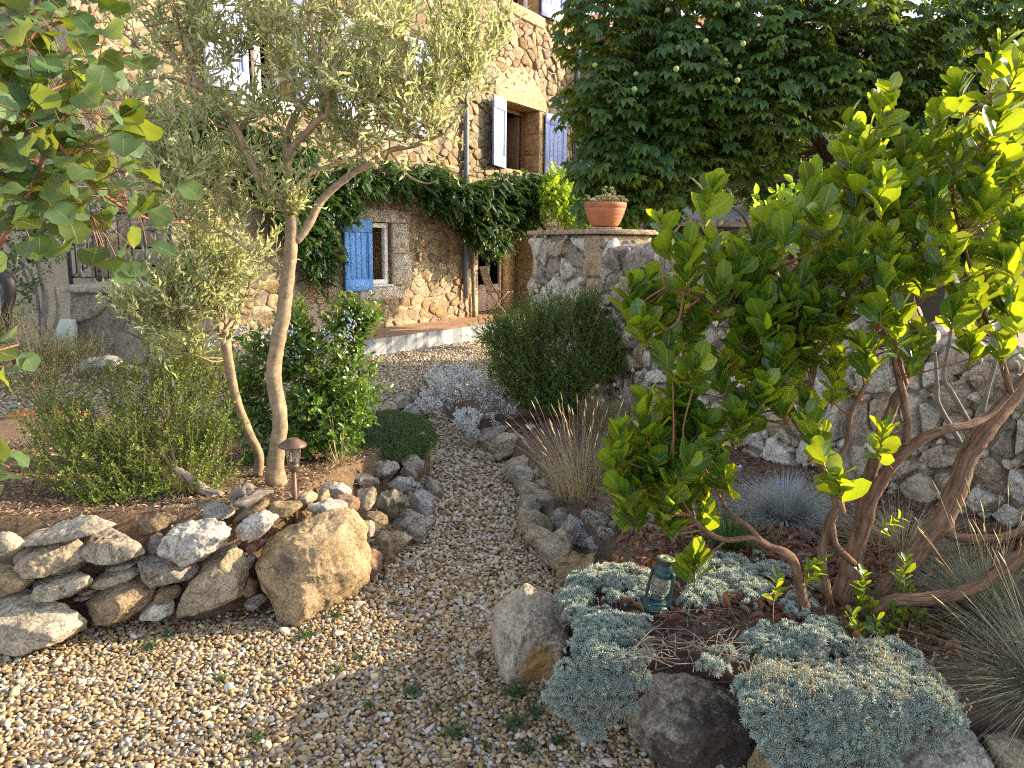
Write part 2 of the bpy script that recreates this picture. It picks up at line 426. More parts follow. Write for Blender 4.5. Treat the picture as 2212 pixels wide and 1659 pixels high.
def bark_mat(name, c1, c2, sx, sy, strength=.6, dist=.01):
    m, nt, b, o = newmat(name)
    uvn = N(nt, 'ShaderNodeUVMap'); mp = N(nt, 'ShaderNodeMapping'); mp.inputs['Scale'].default_value = (sx, sy, 1)
    nt.links.new(uvn.outputs[0], mp.inputs[0])
    f = noise_n(nt, mp.outputs[0], 1, 6, .65, .6); f2 = noise_n(nt, N(nt, 'ShaderNodeTexCoord').outputs['Object'], 18, 5)
    c = ramp(nt, f, [(.32, c1), (.66, c2)]); c = mix(nt, c, ramp(nt, f2, [(.3, (.6, .6, .6)), (.7, (1.2, 1.2, 1.2))]), .8, 'MULTIPLY')
    nt.links.new(c, b.inputs['Base Color']); b.inputs['Roughness'].default_value = .85; b.inputs['Specular IOR Level'].default_value = .2
    bump_n(nt, b, f, strength, dist); return m
# ------------------------------------------------------------------ materials of the setting
def gravel_mat():
    m, nt, b, o = newmat('gravel_ground')
    co = N(nt, 'ShaderNodeTexCoord').outputs['Object']
    v = N(nt, 'ShaderNodeTexVoronoi'); v.inputs['Scale'].default_value = 34; nt.links.new(co, v.inputs['Vector'])
    sp = N(nt, 'ShaderNodeSeparateXYZ'); nt.links.new(v.outputs['Color'], sp.inputs[0])
    c = ramp(nt, sp.outputs[0], [(0, (.16, .11, .07)), (.3, (.36, .26, .16)), (.6, (.45, .36, .25)), (.85, (.42, .40, .38)), (1, (.58, .55, .5))])
    c = mix(nt, c, (.09, .065, .045), ramp(nt, v.outputs['Distance'], [(.45, (0, 0, 0)), (.75, (1, 1, 1))]))
    c = mix(nt, c, (.17, .11, .075), ramp(nt, noise_n(nt, co, 1.3, 6, .7), [(.45, (0, 0, 0)), (.75, (.55, .55, .55))]))
    nt.links.new(c, b.inputs['Base Color']); b.inputs['Roughness'].default_value = .9
    bump_n(nt, b, v.outputs['Distance'], -.9, .012)
    return m
def soil_mat(name, a, bb):
    m, nt, b, o = newmat(name)
    co = N(nt, 'ShaderNodeTexCoord').outputs['Object']
    f = noise_n(nt, co, 22, 8, .75); f2 = noise_n(nt, co, 120, 3)
    c = mix(nt, ramp(nt, f, [(.3, a), (.7, bb)]), ramp(nt, f2, [(.35, (.5, .5, .5)), (.65, (1.4, 1.3, 1.2))]), .7, 'MULTIPLY')
    nt.links.new(c, b.inputs['Base Color']); b.inputs['Roughness'].default_value = .95
    bump_n(nt, b, f2, .8, .01, bump_n(nt, b, f, .7, .03)); return m
def mortar_mat(name, a, bb):
    m, nt, b, o = newmat(name)
    co = N(nt, 'ShaderNodeTexCoord').outputs['Object']
    c = ramp(nt, noise_n(nt, co, 3, 8, .7), [(.3, a), (.7, bb)])
    c = mix(nt, c, ramp(nt, noise_n(nt, co, 45, 4), [(.35, (.62, .6, .58)), (.62, (1.15, 1.15, 1.15))]), .7, 'MULTIPLY')
    nt.links.new(c, b.inputs['Base Color']); b.inputs['Roughness'].default_value = .95
    bump_n(nt, b, noise_n(nt, co, 60, 6, .7), .8, .012); return m
M = {}
M['gravel'] = gravel_mat()
M['soil_l'] = soil_mat('mulch_soil', (.10, .065, .04), (.24, .155, .095))
M['soil_r'] = soil_mat('dark_soil', (.07, .05, .04), (.19, .135, .10))
M['mortar'] = mortar_mat('lime_mortar', (.28, .23, .155), (.41, .35, .25))
M['mortar_g'] = mortar_mat('grey_mortar', (.17, .14, .105), (.30, .26, .205))
M['f_stone'] = rock_mat('facade_stone', [(.21, .155, .09), (.41, .34, .235), (.34, .235, .125), (.33, .285, .22), (.26, .165, .09), (.47, .41, .30), (.38, .29, .17), (.30, .265, .22)], lf=.15, island=True)
M['g_stone'] = rock_mat('garden_wall_stone', [(.74, .70, .62), (.57, .50, .40), (.80, .77, .71), (.42, .32, .23), (.70, .64, .54), (.50, .39, .30), (.78, .74, .67), (.63, .57, .48)], lf=.02, island=True)
M['g_stone2'] = rock_mat('purple_wall_stone', [(.31, .23, .20), (.47, .42, .37), (.34, .255, .22), (.40, .345, .30), (.51, .47, .42)], lf=.2, island=True)
M['dress'] = rock_mat('dressed_limestone', [(.50, .46, .39), (.60, .56, .48), (.54, .51, .45)], lf=.0)
M['dress_w'] = rock_mat('dressed_sandstone', [(.44, .33, .19), (.54, .43, .27), (.48, .38, .25)], lf=.0)
M['ochre_st'] = rock_mat('ochre_reveal_stone', [(.42, .26, .13), (.50, .33, .18), (.38, .22, .10)], lf=.05)
M['annex_st'] = rock_mat('annex_stone', [(.30, .25, .22), (.38, .33, .30), (.24, .19, .16), (.33, .26, .21)], lf=.2, island=True)
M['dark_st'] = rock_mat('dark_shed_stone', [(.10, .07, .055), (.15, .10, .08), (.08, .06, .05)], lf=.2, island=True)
M['tile'] = None
M['blue'] = plain('blue_paint', (.10, .29, .68), .5, var=.08, sc_=30)
M['lav'] = plain('lavender_paint', (.30, .345, .58), .6, var=.08, sc_=25)
M['white'] = plain('white_paint', (.74, .74, .73), .4, var=.03)
M['glass'] = plain('dark_glazing', (.018, .022, .026), .06, var=.2, spec=.6)
M['iron'] = plain('black_iron', (.035, .036, .045), .5, .3)
M['wood'] = plain('brown_wood', (.16, .095, .055), .7, var=.25)
M['pinkwood'] = plain('pale_pink_wood', (.42, .31, .24), .7, var=.15)
M['lead'] = plain('slate_grey_pipe', (.14, .155, .19), .45, .2)
M['zinc'] = plain('pale_zinc', (.42, .45, .50), .45, .2)
M['dark'] = plain('dark_interior', (.03, .026, .022), .9)
M['plaster'] = plain('interior_plaster', (.16, .15, .14), .9)
M['terracotta'] = plain('terracotta', (.38, .135, .065), .7, var=.2, sc_=9)
# ------------------------------------------------------------------ ground sheet and beds
def gh(x, y): return .36*sstep((-x-2.3)/1.3)*sstep((y-6.7)/1.0)
ax_ = np.concatenate([[-600, -200, -80, -40, -20, -12], np.arange(-8, 8.01, .25), [12, 20, 40, 80, 200, 600]])
ay_ = np.concatenate([[-600, -200, -60, -20, -8, -3], np.arange(0, 20.01, .25), [24, 32, 60, 120, 250, 600]])
X, Y = np.meshgrid(ax_, ay_, indexing='ij')
g = G()
i, j = np.meshgrid(np.arange(len(ax_)-1), np.arange(len(ay_)-1), indexing='ij'); k = len(ay_)
g.add(np.stack([X, Y, gh(X, Y)-.004], -1), None, np.stack([i*k+j, (i+1)*k+j, (i+1)*k+j+1, i*k+j+1], -1).reshape(-1, 4))
g.build('ground', M['gravel'], kind='structure')
LB = [(-5.5, 2.85), (-2.1, 2.98), (-1.3, 3.1), (-.93, 3.42), (-.92, 3.8), (-.84, 4.25), (-.76, 4.7), (-.56, 5.3), (-.8, 5.85), (-1.3, 6.15), (-2.2, 6.2), (-5.5, 5.9)]
RB = [(.2, 2.74), (.3, 2.56), (.55, 2.37), (.85, 2.27), (1.0, 2.14), (1.7, 2.03), (3.9, 1.65), (3.5, 2.2), (2.6, 3.4), (1.7, 5.3), (.95, 7.0), (.3, 7.5), (-.4, 7.6), (-.62, 7.3), (-.16, 6.2), (.03, 5.4), (.22, 4.6), (.33, 4.0), (.46, 3.5), (.5, 3.2), (.34, 2.9)]
def hL0(x, y): return np.clip(.475-.085*(y-3.0), .16, .49)
def hR0(x, y): return np.clip(.335-.055*(y-3.0), .09, .36)
def bedh(x, y, poly, h0): return h0(x, y)*sstep(pdist(x, y, poly)/.10+.4)+.02*fbm(np.stack([x*4, y*4, x*0], -1), 3)
def hL(x, y): return float(bedh(np.array([x]), np.array([y]), LB, hL0)[0])
def hR(x, y): return float(bedh(np.array([x]), np.array([y]), RB, hR0)[0])
def bed(name, poly, h0, mat, step):
    p = np.array(poly); xs = np.arange(p[:, 0].min()-.05, p[:, 0].max()+.05, step); ys = np.arange(p[:, 1].min()-.05, p[:, 1].max()+.05, step)
    X, Y = np.meshgrid(xs, ys, indexing='ij'); ins = inpoly(X, Y, poly); d = pdist(X, Y, poly)
    Z = np.where(ins, h0(X, Y)*sstep(d/.10+.4)+.02*fbm(np.stack([X*4, Y*4, X*0], -1), 3), -.06)
    i, j = np.meshgrid(np.arange(len(xs)-1), np.arange(len(ys)-1), indexing='ij'); k = len(ys)
    F = np.stack([i*k+j, (i+1)*k+j, (i+1)*k+j+1, i*k+j+1], -1).reshape(-1, 4)
    keep = ins.ravel()[F].any(1)
    g = G(); g.add(np.stack([X, Y, Z], -1), None, F[keep]); return g.build(name, mat, kind='structure')
bed('soil_bed', LB, hL0, M['soil_l'], .05)
bed('soil_bed', RB, hR0, M['soil_r'], .05)
# ------------------------------------------------------------------ gravel pebbles
pm, nt, b, o = newmat('pebbles')
ge = N(nt, 'ShaderNodeNewGeometry')
c = ramp(nt, ge.outputs['Random Per Island'], [(0, (.13, .085, .045)), (.2, (.29, .20, .10)), (.45, (.43, .305, .165)), (.68, (.47, .375, .25)), (.78, (.22, .19, .16)), (.88, (.36, .355, .345)), (.95, (.60, .57, .52)), (1, (.2, .135, .09))])
co = N(nt, 'ShaderNodeTexCoord').outputs['Object']
c = mix(nt, c, ramp(nt, noise_n(nt, co, 110, 4), [(.3, (.7, .68, .66)), (.7, (1.12, 1.12, 1.1))]), .8, 'MULTIPLY')
nt.links.new(c, b.inputs['Base Color']); b.inputs['Roughness'].default_value = .75; b.inputs['Specular IOR Level'].default_value = .3
bump_n(nt, b, noise_n(nt, co, 260, 3), .35, .003)
pm2, nt, b, o = newmat('pale_chippings')
ge = N(nt, 'ShaderNodeNewGeometry')
c = ramp(nt, ge.outputs['Random Per Island'], [(0, (.15, .10, .06)), (.2, (.32, .235, .155)), (.45, (.47, .375, .26)), (.65, (.54, .46, .345)), (.78, (.36, .335, .30)), (.92, (.60, .56, .48)), (1, (.2, .13, .08))])
nt.links.new(c, b.inputs['Base Color']); b.inputs['Roughness'].default_value = .85
def pebbles(g, pts, r0, r1, sub, flat=(.45, .8), m=0, ang=False):
    D, F = ICO[sub]; n = len(pts); T = []
    for s in range(8):
        Nn = rdirs(r=np.random.default_rng(s+40))
        d = np.random.default_rng(s+80).uniform(.75, 1.05, len(Nn)); p = 9 if ang else 4.5
        q = np.maximum(D@Nn.T, 0)/d; T.append(D/np.maximum((q**p).sum(1), 1e-6)[:, None]**(1/p))
    q = nrm(rng.normal(0, 1, (n, 4))); wq, x, y, z = q.T
    which = rng.integers(0, 8, n); a = rng.random(n)*6.28; tl = rng.normal(0, .35, n); tl2 = rng.normal(0, .35, n)
    X = np.stack([np.cos(a), np.sin(a), tl], -1); X = nrm(X); Z = nrm(np.stack([tl2, -tl, np.ones(n)], -1)); Z = nrm(Z-(Z*X).sum(-1, keepdims=True)*X); Yv = np.cross(Z, X)
    r = r0+(r1-r0)*rng.random(n)**1.8; sx = r*rng.uniform(.9, 1.5, n); sy = r*rng.uniform(.7, 1.0, n); sz = r*rng.uniform(flat[0], flat[1], n)
    for s in range(8):
        k = which == s
        g.inst((T[s], F, [], np.zeros((len(D), 2))), pts[k], X[k], Yv[k], Z[k], sx[k], sy[k], sz[k], m)
def scatter(x0, x1, y0, y1, step, jit=.5):
    X, Y = np.meshgrid(np.arange(x0, x1, step), np.arange(y0, y1, step), indexing='ij')
    X = X+rng.uniform(-jit, jit, X.shape)*step; Y = Y+rng.uniform(-jit, jit, Y.shape)*step
    return X.ravel(), Y.ravel()
def inview(x, y, z=0, mg=60):
    d = (np.stack([x, y, np.broadcast_to(z, x.shape)-CH], -1))@R3
    u = 1106+FPX*d[:, 0]/-d[:, 2]; v = 829.5-FPX*d[:, 1]/-d[:, 2]
    return (d[:, 2] < 0) & (u > -mg) & (u < 2212+mg) & (v < 1659+mg)
g = G()
for zz, st, (r0, r1), sub, ylo, yhi, xl, xh in ((.006, .0165, (.007, .0122), 1, 2.0, 3.05, -2.3, 1.2), (.006, .030, (.0078, .0145), 1, 2.0, 3.7, -2.3, .7), (.005, .022, (.009, .015), 1, 3.05, 4.3, -.95, .6),
                                      (.006, .03, (.013, .021), 0, 4.3, 7.6, -1.7, .25), (.006, .045, (.014, .024), 0, 7.2, 14.2, -4.2, .9), (.006, .045, (.014, .024), 0, 6.0, 8.2, -5.0, -1.6)):
    x, y = scatter(xl, xh, ylo, yhi, st)
    k = inview(x, y) & ~(inpoly(x, y, LB) & (pdist(x, y, LB) > .1)) & ~(inpoly(x, y, RB) & (pdist(x, y, RB) > .1))
    x, y = x[k], y[k]
    far = np.clip((y-3.0)/1.2, 0, 1)*.85; pick = rng.random(len(x)) < far
    z = gh(x, y)+zz*rng.uniform(.2, 1.6, len(x))
    pts = np.stack([x, y, z], -1)
    pebbles(g, pts[~pick], r0, r1, sub, m=0); pebbles(g, pts[pick], r0, r1*1.05, sub, m=1, ang=True)
# a few bigger pale stones lying on top
x, y = scatter(-2.2, .6, 2.1, 6.0, .13); k = inview(x, y) & ~inpoly(x, y, LB) & ~inpoly(x, y, RB) & (rng.random(len(x)) < .35)
pebbles(g, np.stack([x[k], y[k], np.full(k.sum(), .012)], -1), .012, .022, 2, (.35, .6), m=1, ang=True)
g.build('gravel', [pm, pm2], kind='stuff')
# ------------------------------------------------------------------ rubble facing
def clip(poly, a, n):
    """keep the side where (p-a).n <= 0"""
    out = []; m_ = len(poly)
    for i in range(m_):
        p, q = poly[i], poly[(i+1) % m_]
        dp = (p[0]-a[0])*n[0]+(p[1]-a[1])*n[1]; dq = (q[0]-a[0])*n[0]+(q[1]-a[1])*n[1]
        if dp <= 0: out.append(p)
        if (dp < 0 < dq) or (dq < 0 < dp):
            t = dp/(dp-dq); out.append((p[0]+(q[0]-p[0])*t, p[1]+(q[1]-p[1])*t))
    return out
def cells(x0, x1, z0, z1, cw, ch, holes=(), jit=.42, big=.0, top=None):
    S = []; z = z0; r = 0
    while z < z1:
        x = x0+(r % 2)*cw*.5
        while x < x1+cw:
            S.append((x+rng.uniform(-jit, jit)*cw, z+ch*.5+rng.uniform(-jit, jit)*ch)); x += cw*rng.choice([.6, 1, 1.4])
        z += ch; r += 1
    S = np.array(S)
    k = (S[:, 0] > x0) & (S[:, 0] < x1) & (S[:, 1] > z0) & (S[:, 1] < z1)
    for h in holes: k &= ~((S[:, 0] > h[0]-.02) & (S[:, 0] < h[1]+.02) & (S[:, 1] > h[2]-.02) & (S[:, 1] < h[3]+.02))
    if big > 0:   # thin the seeds out in places so that stones differ in size
        k &= ~(rng.random(len(S)) < big)
    S = S[k]; out = []; an = cw/ch*.8; Q = S*np.array([1, an])
    for i, s in enumerate(S):
        d = ((Q-Q[i])**2).sum(1); nb = np.argsort(d)[1:22]
        poly = [(x0, z0), (x1, z0), (x1, z1), (x0, z1)]
        for j in nb:
            t = S[j]; mid = ((s[0]+t[0])/2, (s[1]+t[1])/2)
            poly = clip(poly, mid, (t[0]-s[0], (t[1]-s[1])*an*an))
            if len(poly) < 3: break
        for h in holes:
            if len(poly) < 3: break
            ds = [h[0]-s[0], s[0]-h[1], h[2]-s[1], s[1]-h[3]]; q = int(np.argmax(ds))
            if ds[q] > 0: poly = clip(poly, [(h[0], 0), (h[1], 0), (0, h[2]), (0, h[3])][q], [(1, 0), (-1, 0), (0, 1), (0, -1)][q])
        if len(poly) >= 3: out.append((s, np.array(poly)))
    return out
def chaikin(p):
    q = np.roll(p, -1, 0); return np.stack([p*.82+q*.18, p*.18+q*.82], 1).reshape(-1, 2)
def facing(g, cl, W, gap, depth, m=0, base=-.03):
    """W maps (s, z, d) arrays to points; depth: callable(s,z) -> (mean, spread)"""
    for s, p in cl:
        c = p.mean(0); r = np.linalg.norm(p-c, axis=1)
        if r.min() < gap*1.3: continue
        p = c+(p-c)*(1-gap/np.maximum(r, gap*1.5))[:, None]
        p = chaikin(p); k = len(p); p = p+rng.normal(0, .004, p.shape)
        dm, ds = depth(c[0], c[1]); d = dm+rng.uniform(-1, 1)*ds
        tx, tz = rng.normal(0, .10, 2)
        rings = []
        for f_, dd in ((1.0, base), (1.0, d*.62), (.93, d*.96), (.5, d*1.0)):
            q = c+(p-c)*f_; dz = dd+((q[:, 0]-c[0])*tx+(q[:, 1]-c[1])*tz)*(dd > 0)+rng.normal(0, .004, k)*(f_ < .98)
            rings.append(W(q[:, 0], q[:, 1], dz))
        V = np.vstack(rings+[W(c[0:1], c[1:2], np.array([d*1.0]))])
        F4 = [(a*k+i, a*k+(i+1) % k, (a+1)*k+(i+1) % k, (a+1)*k+i) for a in range(3) for i in range(k)]
        F3 = [(3*k+i, 3*k+(i+1) % k, 4*k) for i in range(k)]
        g.add(V, F3, F4, None, m if np.isscalar(m) else m(c[0], c[1]))
def wall_solid(g, s0, s1, z0, z1, th, holes, W, m=0, mr=None):
    ss = sorted({s0, s1, *[h[0] for h in holes], *[h[1] for h in holes]}); zs = sorted({z0, z1, *[h[2] for h in holes], *[h[3] for h in holes]})
    ish = lambda a, b: any(h[0]-1e-6 < a < h[1]+1e-6 and h[2]-1e-6 < b < h[3]+1e-6 for h in holes)
    def quad(pts, mm=m): g.add(W(*[np.array(q, float) for q in zip(*pts)]), None, [(0, 1, 2, 3)], None, mm)
    for i in range(len(ss)-1):
        for j in range(len(zs)-1):
            a, b, c, d = ss[i], ss[i+1], zs[j], zs[j+1]
            if ish((a+b)/2, (c+d)/2): continue
            quad([(a, c, 0), (b, c, 0), (b, d, 0), (a, d, 0)]); quad([(a, d, -th), (b, d, -th), (b, c, -th), (a, c, -th)])
    mr = m if mr is None else mr
    for h in holes:
        a, b, c, d = h
        quad([(a, c, 0), (a, d, 0), (a, d, -th), (a, c, -th)], mr); quad([(b, c, 0), (b, c, -th), (b, d, -th), (b, d, 0)], mr)
        quad([(a, c, 0), (a, c, -th), (b, c, -th), (b, c, 0)], mr); quad([(a, d, 0), (b, d, 0), (b, d, -th), (a, d, -th)], mr)
    quad([(s0, z0, 0), (s0, z1, 0), (s0, z1, -th), (s0, z0, -th)]); quad([(s1, z0, 0), (s1, z0, -th), (s1, z1, -th), (s1, z1, 0)])
    quad([(s0, z1, 0), (s1, z1, 0), (s1, z1, -th), (s0, z1, -th)])
# ------------------------------------------------------------------ the stone house
TH = R(58.2); A0 = GZ(995, 686, .25); A0[2] = 0
E = np.array([math.cos(TH), math.sin(TH), 0]); NN = np.array([math.sin(TH), -math.cos(TH), 0]); UP = np.array([0, 0, 1.])
AX = np.stack([E, NN, UP])
def W(s, z, d): s, z, d = np.broadcast_arrays(np.asarray(s, float), np.asarray(z, float), np.asarray(d, float)); return A0+s[..., None]*E+z[..., None]*UP+d[..., None]*NN
def hb(g, s0, s1, z0, z1, d0, d1, bev=.006, m=0): box(g, W((s0+s1)/2, (z0+z1)/2, (d0+d1)/2), (s1-s0)/2, (d1-d0)/2, (z1-z0)/2, AX, bev, m)
house = thing('stone_house', 'tall rubble stone farmhouse with blue and lavender shutters behind the garden', 'house', W(0, 0, 0))
HG = (-2.53, -1.95, .92, 1.95); HD = (.54, 2.62, .24, 2.6); HR = (1.40, 2.83, 3.12, 4.39); HT = (1.43, 2.7, 6.25, 7.8); HLW = (-4.77, -4.0, 3.5, 5.0); HW2 = (-2.71, -1.56, 3.42, 4.9)
holes = [HG, HD, HR, HT, HLW, HW2]
g = G(); wall_solid(g, -7, 4.6, -.2, 9, .5, holes, W, 0, 1)
for a, b_ in ((-7, -6.5), (4.1, 4.6)):   # gables and back wall close the rooms
    g2 = [W(a if a < 0 else b_, -.2, -.5), W(a if a < 0 else b_, -.2, -7), W(a if a < 0 else b_, 9, -7), W(a if a < 0 else b_, 9, -.5)]; g.add(np.array(g2), None, [(0, 1, 2, 3)])
g.add(np.array([W(-7, -.2, -7), W(4.6, -.2, -7), W(4.6, 9, -7), W(-7, 9, -7)]), None, [(0, 1, 2, 3)])
g.add(np.array([W(-7, 2.9, -.5), W(4.6, 2.9, -.5), W(4.6, 2.9, -7), W(-7, 2.9, -7)]), None, [(0, 1, 2, 3)], None, 2)
g.add(np.array([W(-7, 5.4, -.5), W(4.6, 5.4, -.5), W(4.6, 5.4, -7), W(-7, 5.4, -7)]), None, [(0, 1, 2, 3)], None, 2)
g.build('wall', [M['mortar'], M['ochre_st'], M['dark']], house, smooth=False)
g = G(); exp = [(h[0]-.16, h[1]+.16, h[2]-.14, h[3]+.22) for h in holes]; exp[1] = (.26, 2.85, .2, 2.8)
cl = cells(-7, 4.6, -.1, 7.3, .25, .14, exp, jit=.5, big=.12)
def fdepth(s, z):
    rough = np.clip((s+1.2)/1.5, 0, 1)*.7+np.clip((z-2.6)/1.5, 0, 1)*.3
    return (.012+.024*rough, .014+.012*rough)
facing(g, cl, W, .008, fdepth)
g.build('masonry', M['f_stone'], house)
g = G()
g.add(np.array([W(-7.3, 9, .4), W(4.9, 9, .4), W(4.9, 10.5, -3.7), W(-7.3, 10.5, -3.7), W(-7.3, 9, -7.5), W(4.9, 9, -7.5)]), None, [(0, 1, 2, 3), (3, 2, 5, 4)])
g.build('roof', M['terracotta'], house)
# ground-floor window
g = G()
for s0, s1, z0, z1 in ((-2.86, -1.48, 1.95, 2.16), (-1.95, -1.52, 1.45, 1.943), (-1.95, -1.46, .93, 1.444), (-2.75, -1.62, .70, .918), (-2.78, -2.53, .925, 1.944)): hb(g, s0, s1, z0, z1, -.2, .035, .02)
g.build('stone_surround', M['dress'], house)
w1 = G(); hb(w1, -2.5, -1.97, .95, 1.03, -.13, -.05, .008); hb(w1, -2.5, -1.97, 1.86, 1.94, -.13, -.05, .008); hb(w1, -2.06, -1.972, 1.032, 1.858, -.13, -.05, .008); hb(w1, -2.498, -2.42, 1.032, 1.858, -.13, -.05, .008); hb(w1, -2.52, -1.96, .921, .948, -.2, .05, .006)
w1 = w1.build('window', M['white'], house)
g = G(); hb(g, -2.42, -2.06, 1.03, 1.86, -.11, -.09, 0); g.build('pane', M['glass'], w1)
def shutter(s0, s1, z0, z1, mt, label=None, d0=.05, rev=False, open_=0.0):
    """planked shutter: rails and stiles on a board; rev puts the hinge on the other side; open_ swings it off the wall"""
    hs = s0 if rev else s1; ca, sa = math.cos(open_), math.sin(open_); sg = 1 if rev else -1
    e2 = E*ca+NN*sa*sg; n2 = NN*ca-E*sa*sg; A2 = np.stack([e2, n2, UP]); o2 = W(hs, 0, d0)
    def bb(g, a0, a1, b0, b1, c0, c1, bev=.004, m=0): box(g, o2+e2*((a0+a1)/2-hs)+n2*((c0+c1)/2)+UP*(b0+b1)/2, (a1-a0)/2, (c1-c0)/2, (b1-b0)/2, A2, bev, m)
    g = G(); wd = s1-s0; hh = z1-z0
    k = 5; st = .09*wd/.6
    for i in range(k): bb(g, s0+.01+(wd-.02)*i/k+.003, s0+.01+(wd-.02)*(i+1)/k-.003, z0+.01, z1-.01, 0, .026)
    bb(g, s0, s0+st, z0+.171*hh+.002, z1-.171*hh-.002, .024, .044); bb(g, s1-st, s1, z0+.171*hh+.002, z1-.171*hh-.002, .024, .044)
    bb(g, s0, s1, z0, z0+.17*hh, .024, .046); bb(g, s0, s1, z1-.17*hh, z1, .024, .046)
    o = g.build('shutter', mt, house)
    if label: o['label'] = label
    for zc in (z0+.13*hh, z1-.13*hh): g = G(); bb(g, hs-.05 if not rev else hs-.03, hs+.03 if not rev else hs+.05, zc-.012, zc+.012, -.014, -.001, 0); g.build('hinge', M['iron'], o)
    g = G()
    bb(g, (s0+s1)/2-.06, (s0+s1)/2+.06, z0+.46*hh-.012, z0+.46*hh+.012, .0265, .045, .003); g.build('latch', M['iron'], o)
    return o
shutter(-3.13, -2.51, .875, 1.965, M['blue'], 'bright blue planked shutter open against the wall')
# right upper window: arched lintel, sill, shutters, open casement
g = G()
pr = [(1.12, 4.40), (1.10, 4.72), (1.55, 5.02), (2.1, 5.10), (2.62, 4.93), (3.02, 4.62), (3.03, 4.40)]
n = len(pr); ps = np.array([p[0] for p in pr]); pz = np.array([p[1] for p in pr])
F_ = np.vstack([W(ps, pz, .045), W(ps, pz, -.45)]); cF = W(2.1, 4.7, .06); cB = W(2.1, 4.7, -.45)
g.add(np.vstack([F_, cF[None], cB[None]]), [(i, (i+1) % n, 2*n) for i in range(n)]+[(n+(i+1) % n, n+i, 2*n+1) for i in range(n)], [(i, n+i, n+(i+1) % n, (i+1) % n) for i in range(n)])
g.build('lintel', M['dress_w'], house, smooth=False)
g = G(); hb(g, 1.25, 3.0, 2.98, 3.115, -.4, .07, .02); g.build('window_sill', M['dress_w'], house)
g = G()
for k, (za, zb) in enumerate(((3.12, 3.5), (3.505, 3.93), (3.935, 4.39))): hb(g, 2.80, 3.02, za, zb, -.45, .03, .008)
g.build('jamb', M['ochre_st'], house); g = G()
for k, (za, zb) in enumerate(((3.12, 3.6), (3.605, 4.0), (4.005, 4.39))): hb(g, 1.17, 1.43, za, zb, -.45, .03, .008)
g.build('jamb', M['ochre_st'], house)
shutter(.74, 1.40, 3.10, 4.38, M['lav'], 'lavender shutter left of the arched upper window', open_=R(12))
shutter(2.98, 3.70, 3.10, 4.38, M['lav'], 'lavender shutter right of the arched upper window', rev=True, open_=R(10))
w2 = G(); hb(w2, 1.43, 1.5, 3.13, 4.38, -.40, -.34); hb(w2, 2.73, 2.795, 3.13, 4.38, -.40, -.34); hb(w2, 1.502, 2.728, 4.30, 4.38, -.40, -.34); hb(w2, 2.655, 2.728, 3.13, 4.295, -.95, -.41); hb(w2, 2.2, 2.654, 4.2, 4.29, -.95, -.90); hb(w2, 2.2, 2.28, 3.13, 4.198, -.95, -.90)
w2.build('window', M['wood'], house)
# top window
g = G(); hb(g, 1.22, 2.92, 6.02, 6.245, -.3, .07, .02); g.build('window_sill', M['dress_w'], house)
w3 = G(); hb(w3, 1.45, 1.53, 6.26, 7.79, -.3, -.22); hb(w3, 2.0, 2.09, 6.26, 7.79, -.3, -.22); hb(w3, 2.6, 2.69, 6.26, 7.79, -.3, -.22); hb(w3, 1.532, 1.998, 6.26, 6.35, -.3, -.22); hb(w3, 2.092, 2.598, 6.26, 6.35, -.3, -.22)
w3 = w3.build('window', M['white'], house); g = G(); hb(g, 1.53, 2.6, 6.34, 7.79, -.275, -.26, 0); g.build('pane', M['plaster'], w3)
shutter(2.72, 3.52, 6.25, 7.8, M['lav'], 'lavender shutter under the roof on the upper floor', rev=True, open_=R(8))
# left upper windows
for (a, b_, c, d), sh in ((HLW, ((-5.5, -4.78, 0), (-3.98, -3.5, 1))), (HW2, ((-3.25, -2.72, 0), (-1.55, -1.0, 1)))):
    g = G(); hb(g, a-.14, b_+.14, c-.16, c-.005, -.3, .06, .015); g.build('window_sill', M['white'] if a < -4 else M['dress'], house)
    wn = G(); hb(wn, a+.01, a+.09, c, d-.01, -.28, -.2); hb(wn, b_-.09, b_-.01, c, d-.01, -.28, -.2); hb(wn, (a+b_)/2-.05, (a+b_)/2+.05, c, d-.01, -.28, -.2)
    for q0, q1 in ((a+.092, (a+b_)/2-.052), ((a+b_)/2+.052, b_-.092)): hb(wn, q0, q1, c, c+.09, -.28, -.2); hb(wn, q0, q1, d-.1, d-.01, -.28, -.2)
    wn = wn.build('window', M['white'], house); g = G(); hb(g, a+.08, b_-.08, c+.08, d-.09, -.255, -.24, 0); g.build('pane', M['glass'], wn)
    for s0, s1, rv in sh: shutter(s0, s1, c-.02, d, M['lav'], None, rev=bool(rv), open_=R(6))
# door opening
g = G(); zc = .24
for k, hh in enumerate((.42, .45, .40, .47, .44, .42)):
    for sg, base in ((0, .54), (1, 2.62)):
        wd = .26+.08*((k+sg) % 2)
        if sg == 0: hb(g, base-wd, base+.003, zc+.004, zc+hh-.004, -.3, .04, .02)
        else: hb(g, base-.003, base+wd, zc+.004, zc+hh-.004, -.48, .04, .02)
    zc += hh
hb(g, .3, 2.85, 2.6, 2.85, -.4, .04, .02); g.build('stone_surround', M['dress_w'], house)
d_ = G()
for a, b_ in ((.56, .64), (1.02, 1.10), (1.56, 1.64), (2.02, 2.1)): hb(d_, a, b_, .26, 2.58, -.5, -.44)
for a, b_ in ((.642, 1.018), (1.102, 1.558), (1.642, 2.018)): hb(d_, a, b_, .26, .8, -.49, -.45)
d_ = d_.build('door', M['pinkwood'], house); g = G(); hb(g, .64, 2.02, .8, 2.58, -.475, -.465, 0); g.build('pane', M['glass'], d_)
g = G(); hb(g, 2.12, 2.6, .26, 2.58, -.52, -.40, .01); g.build('door_post', M['ochre_st'], house)
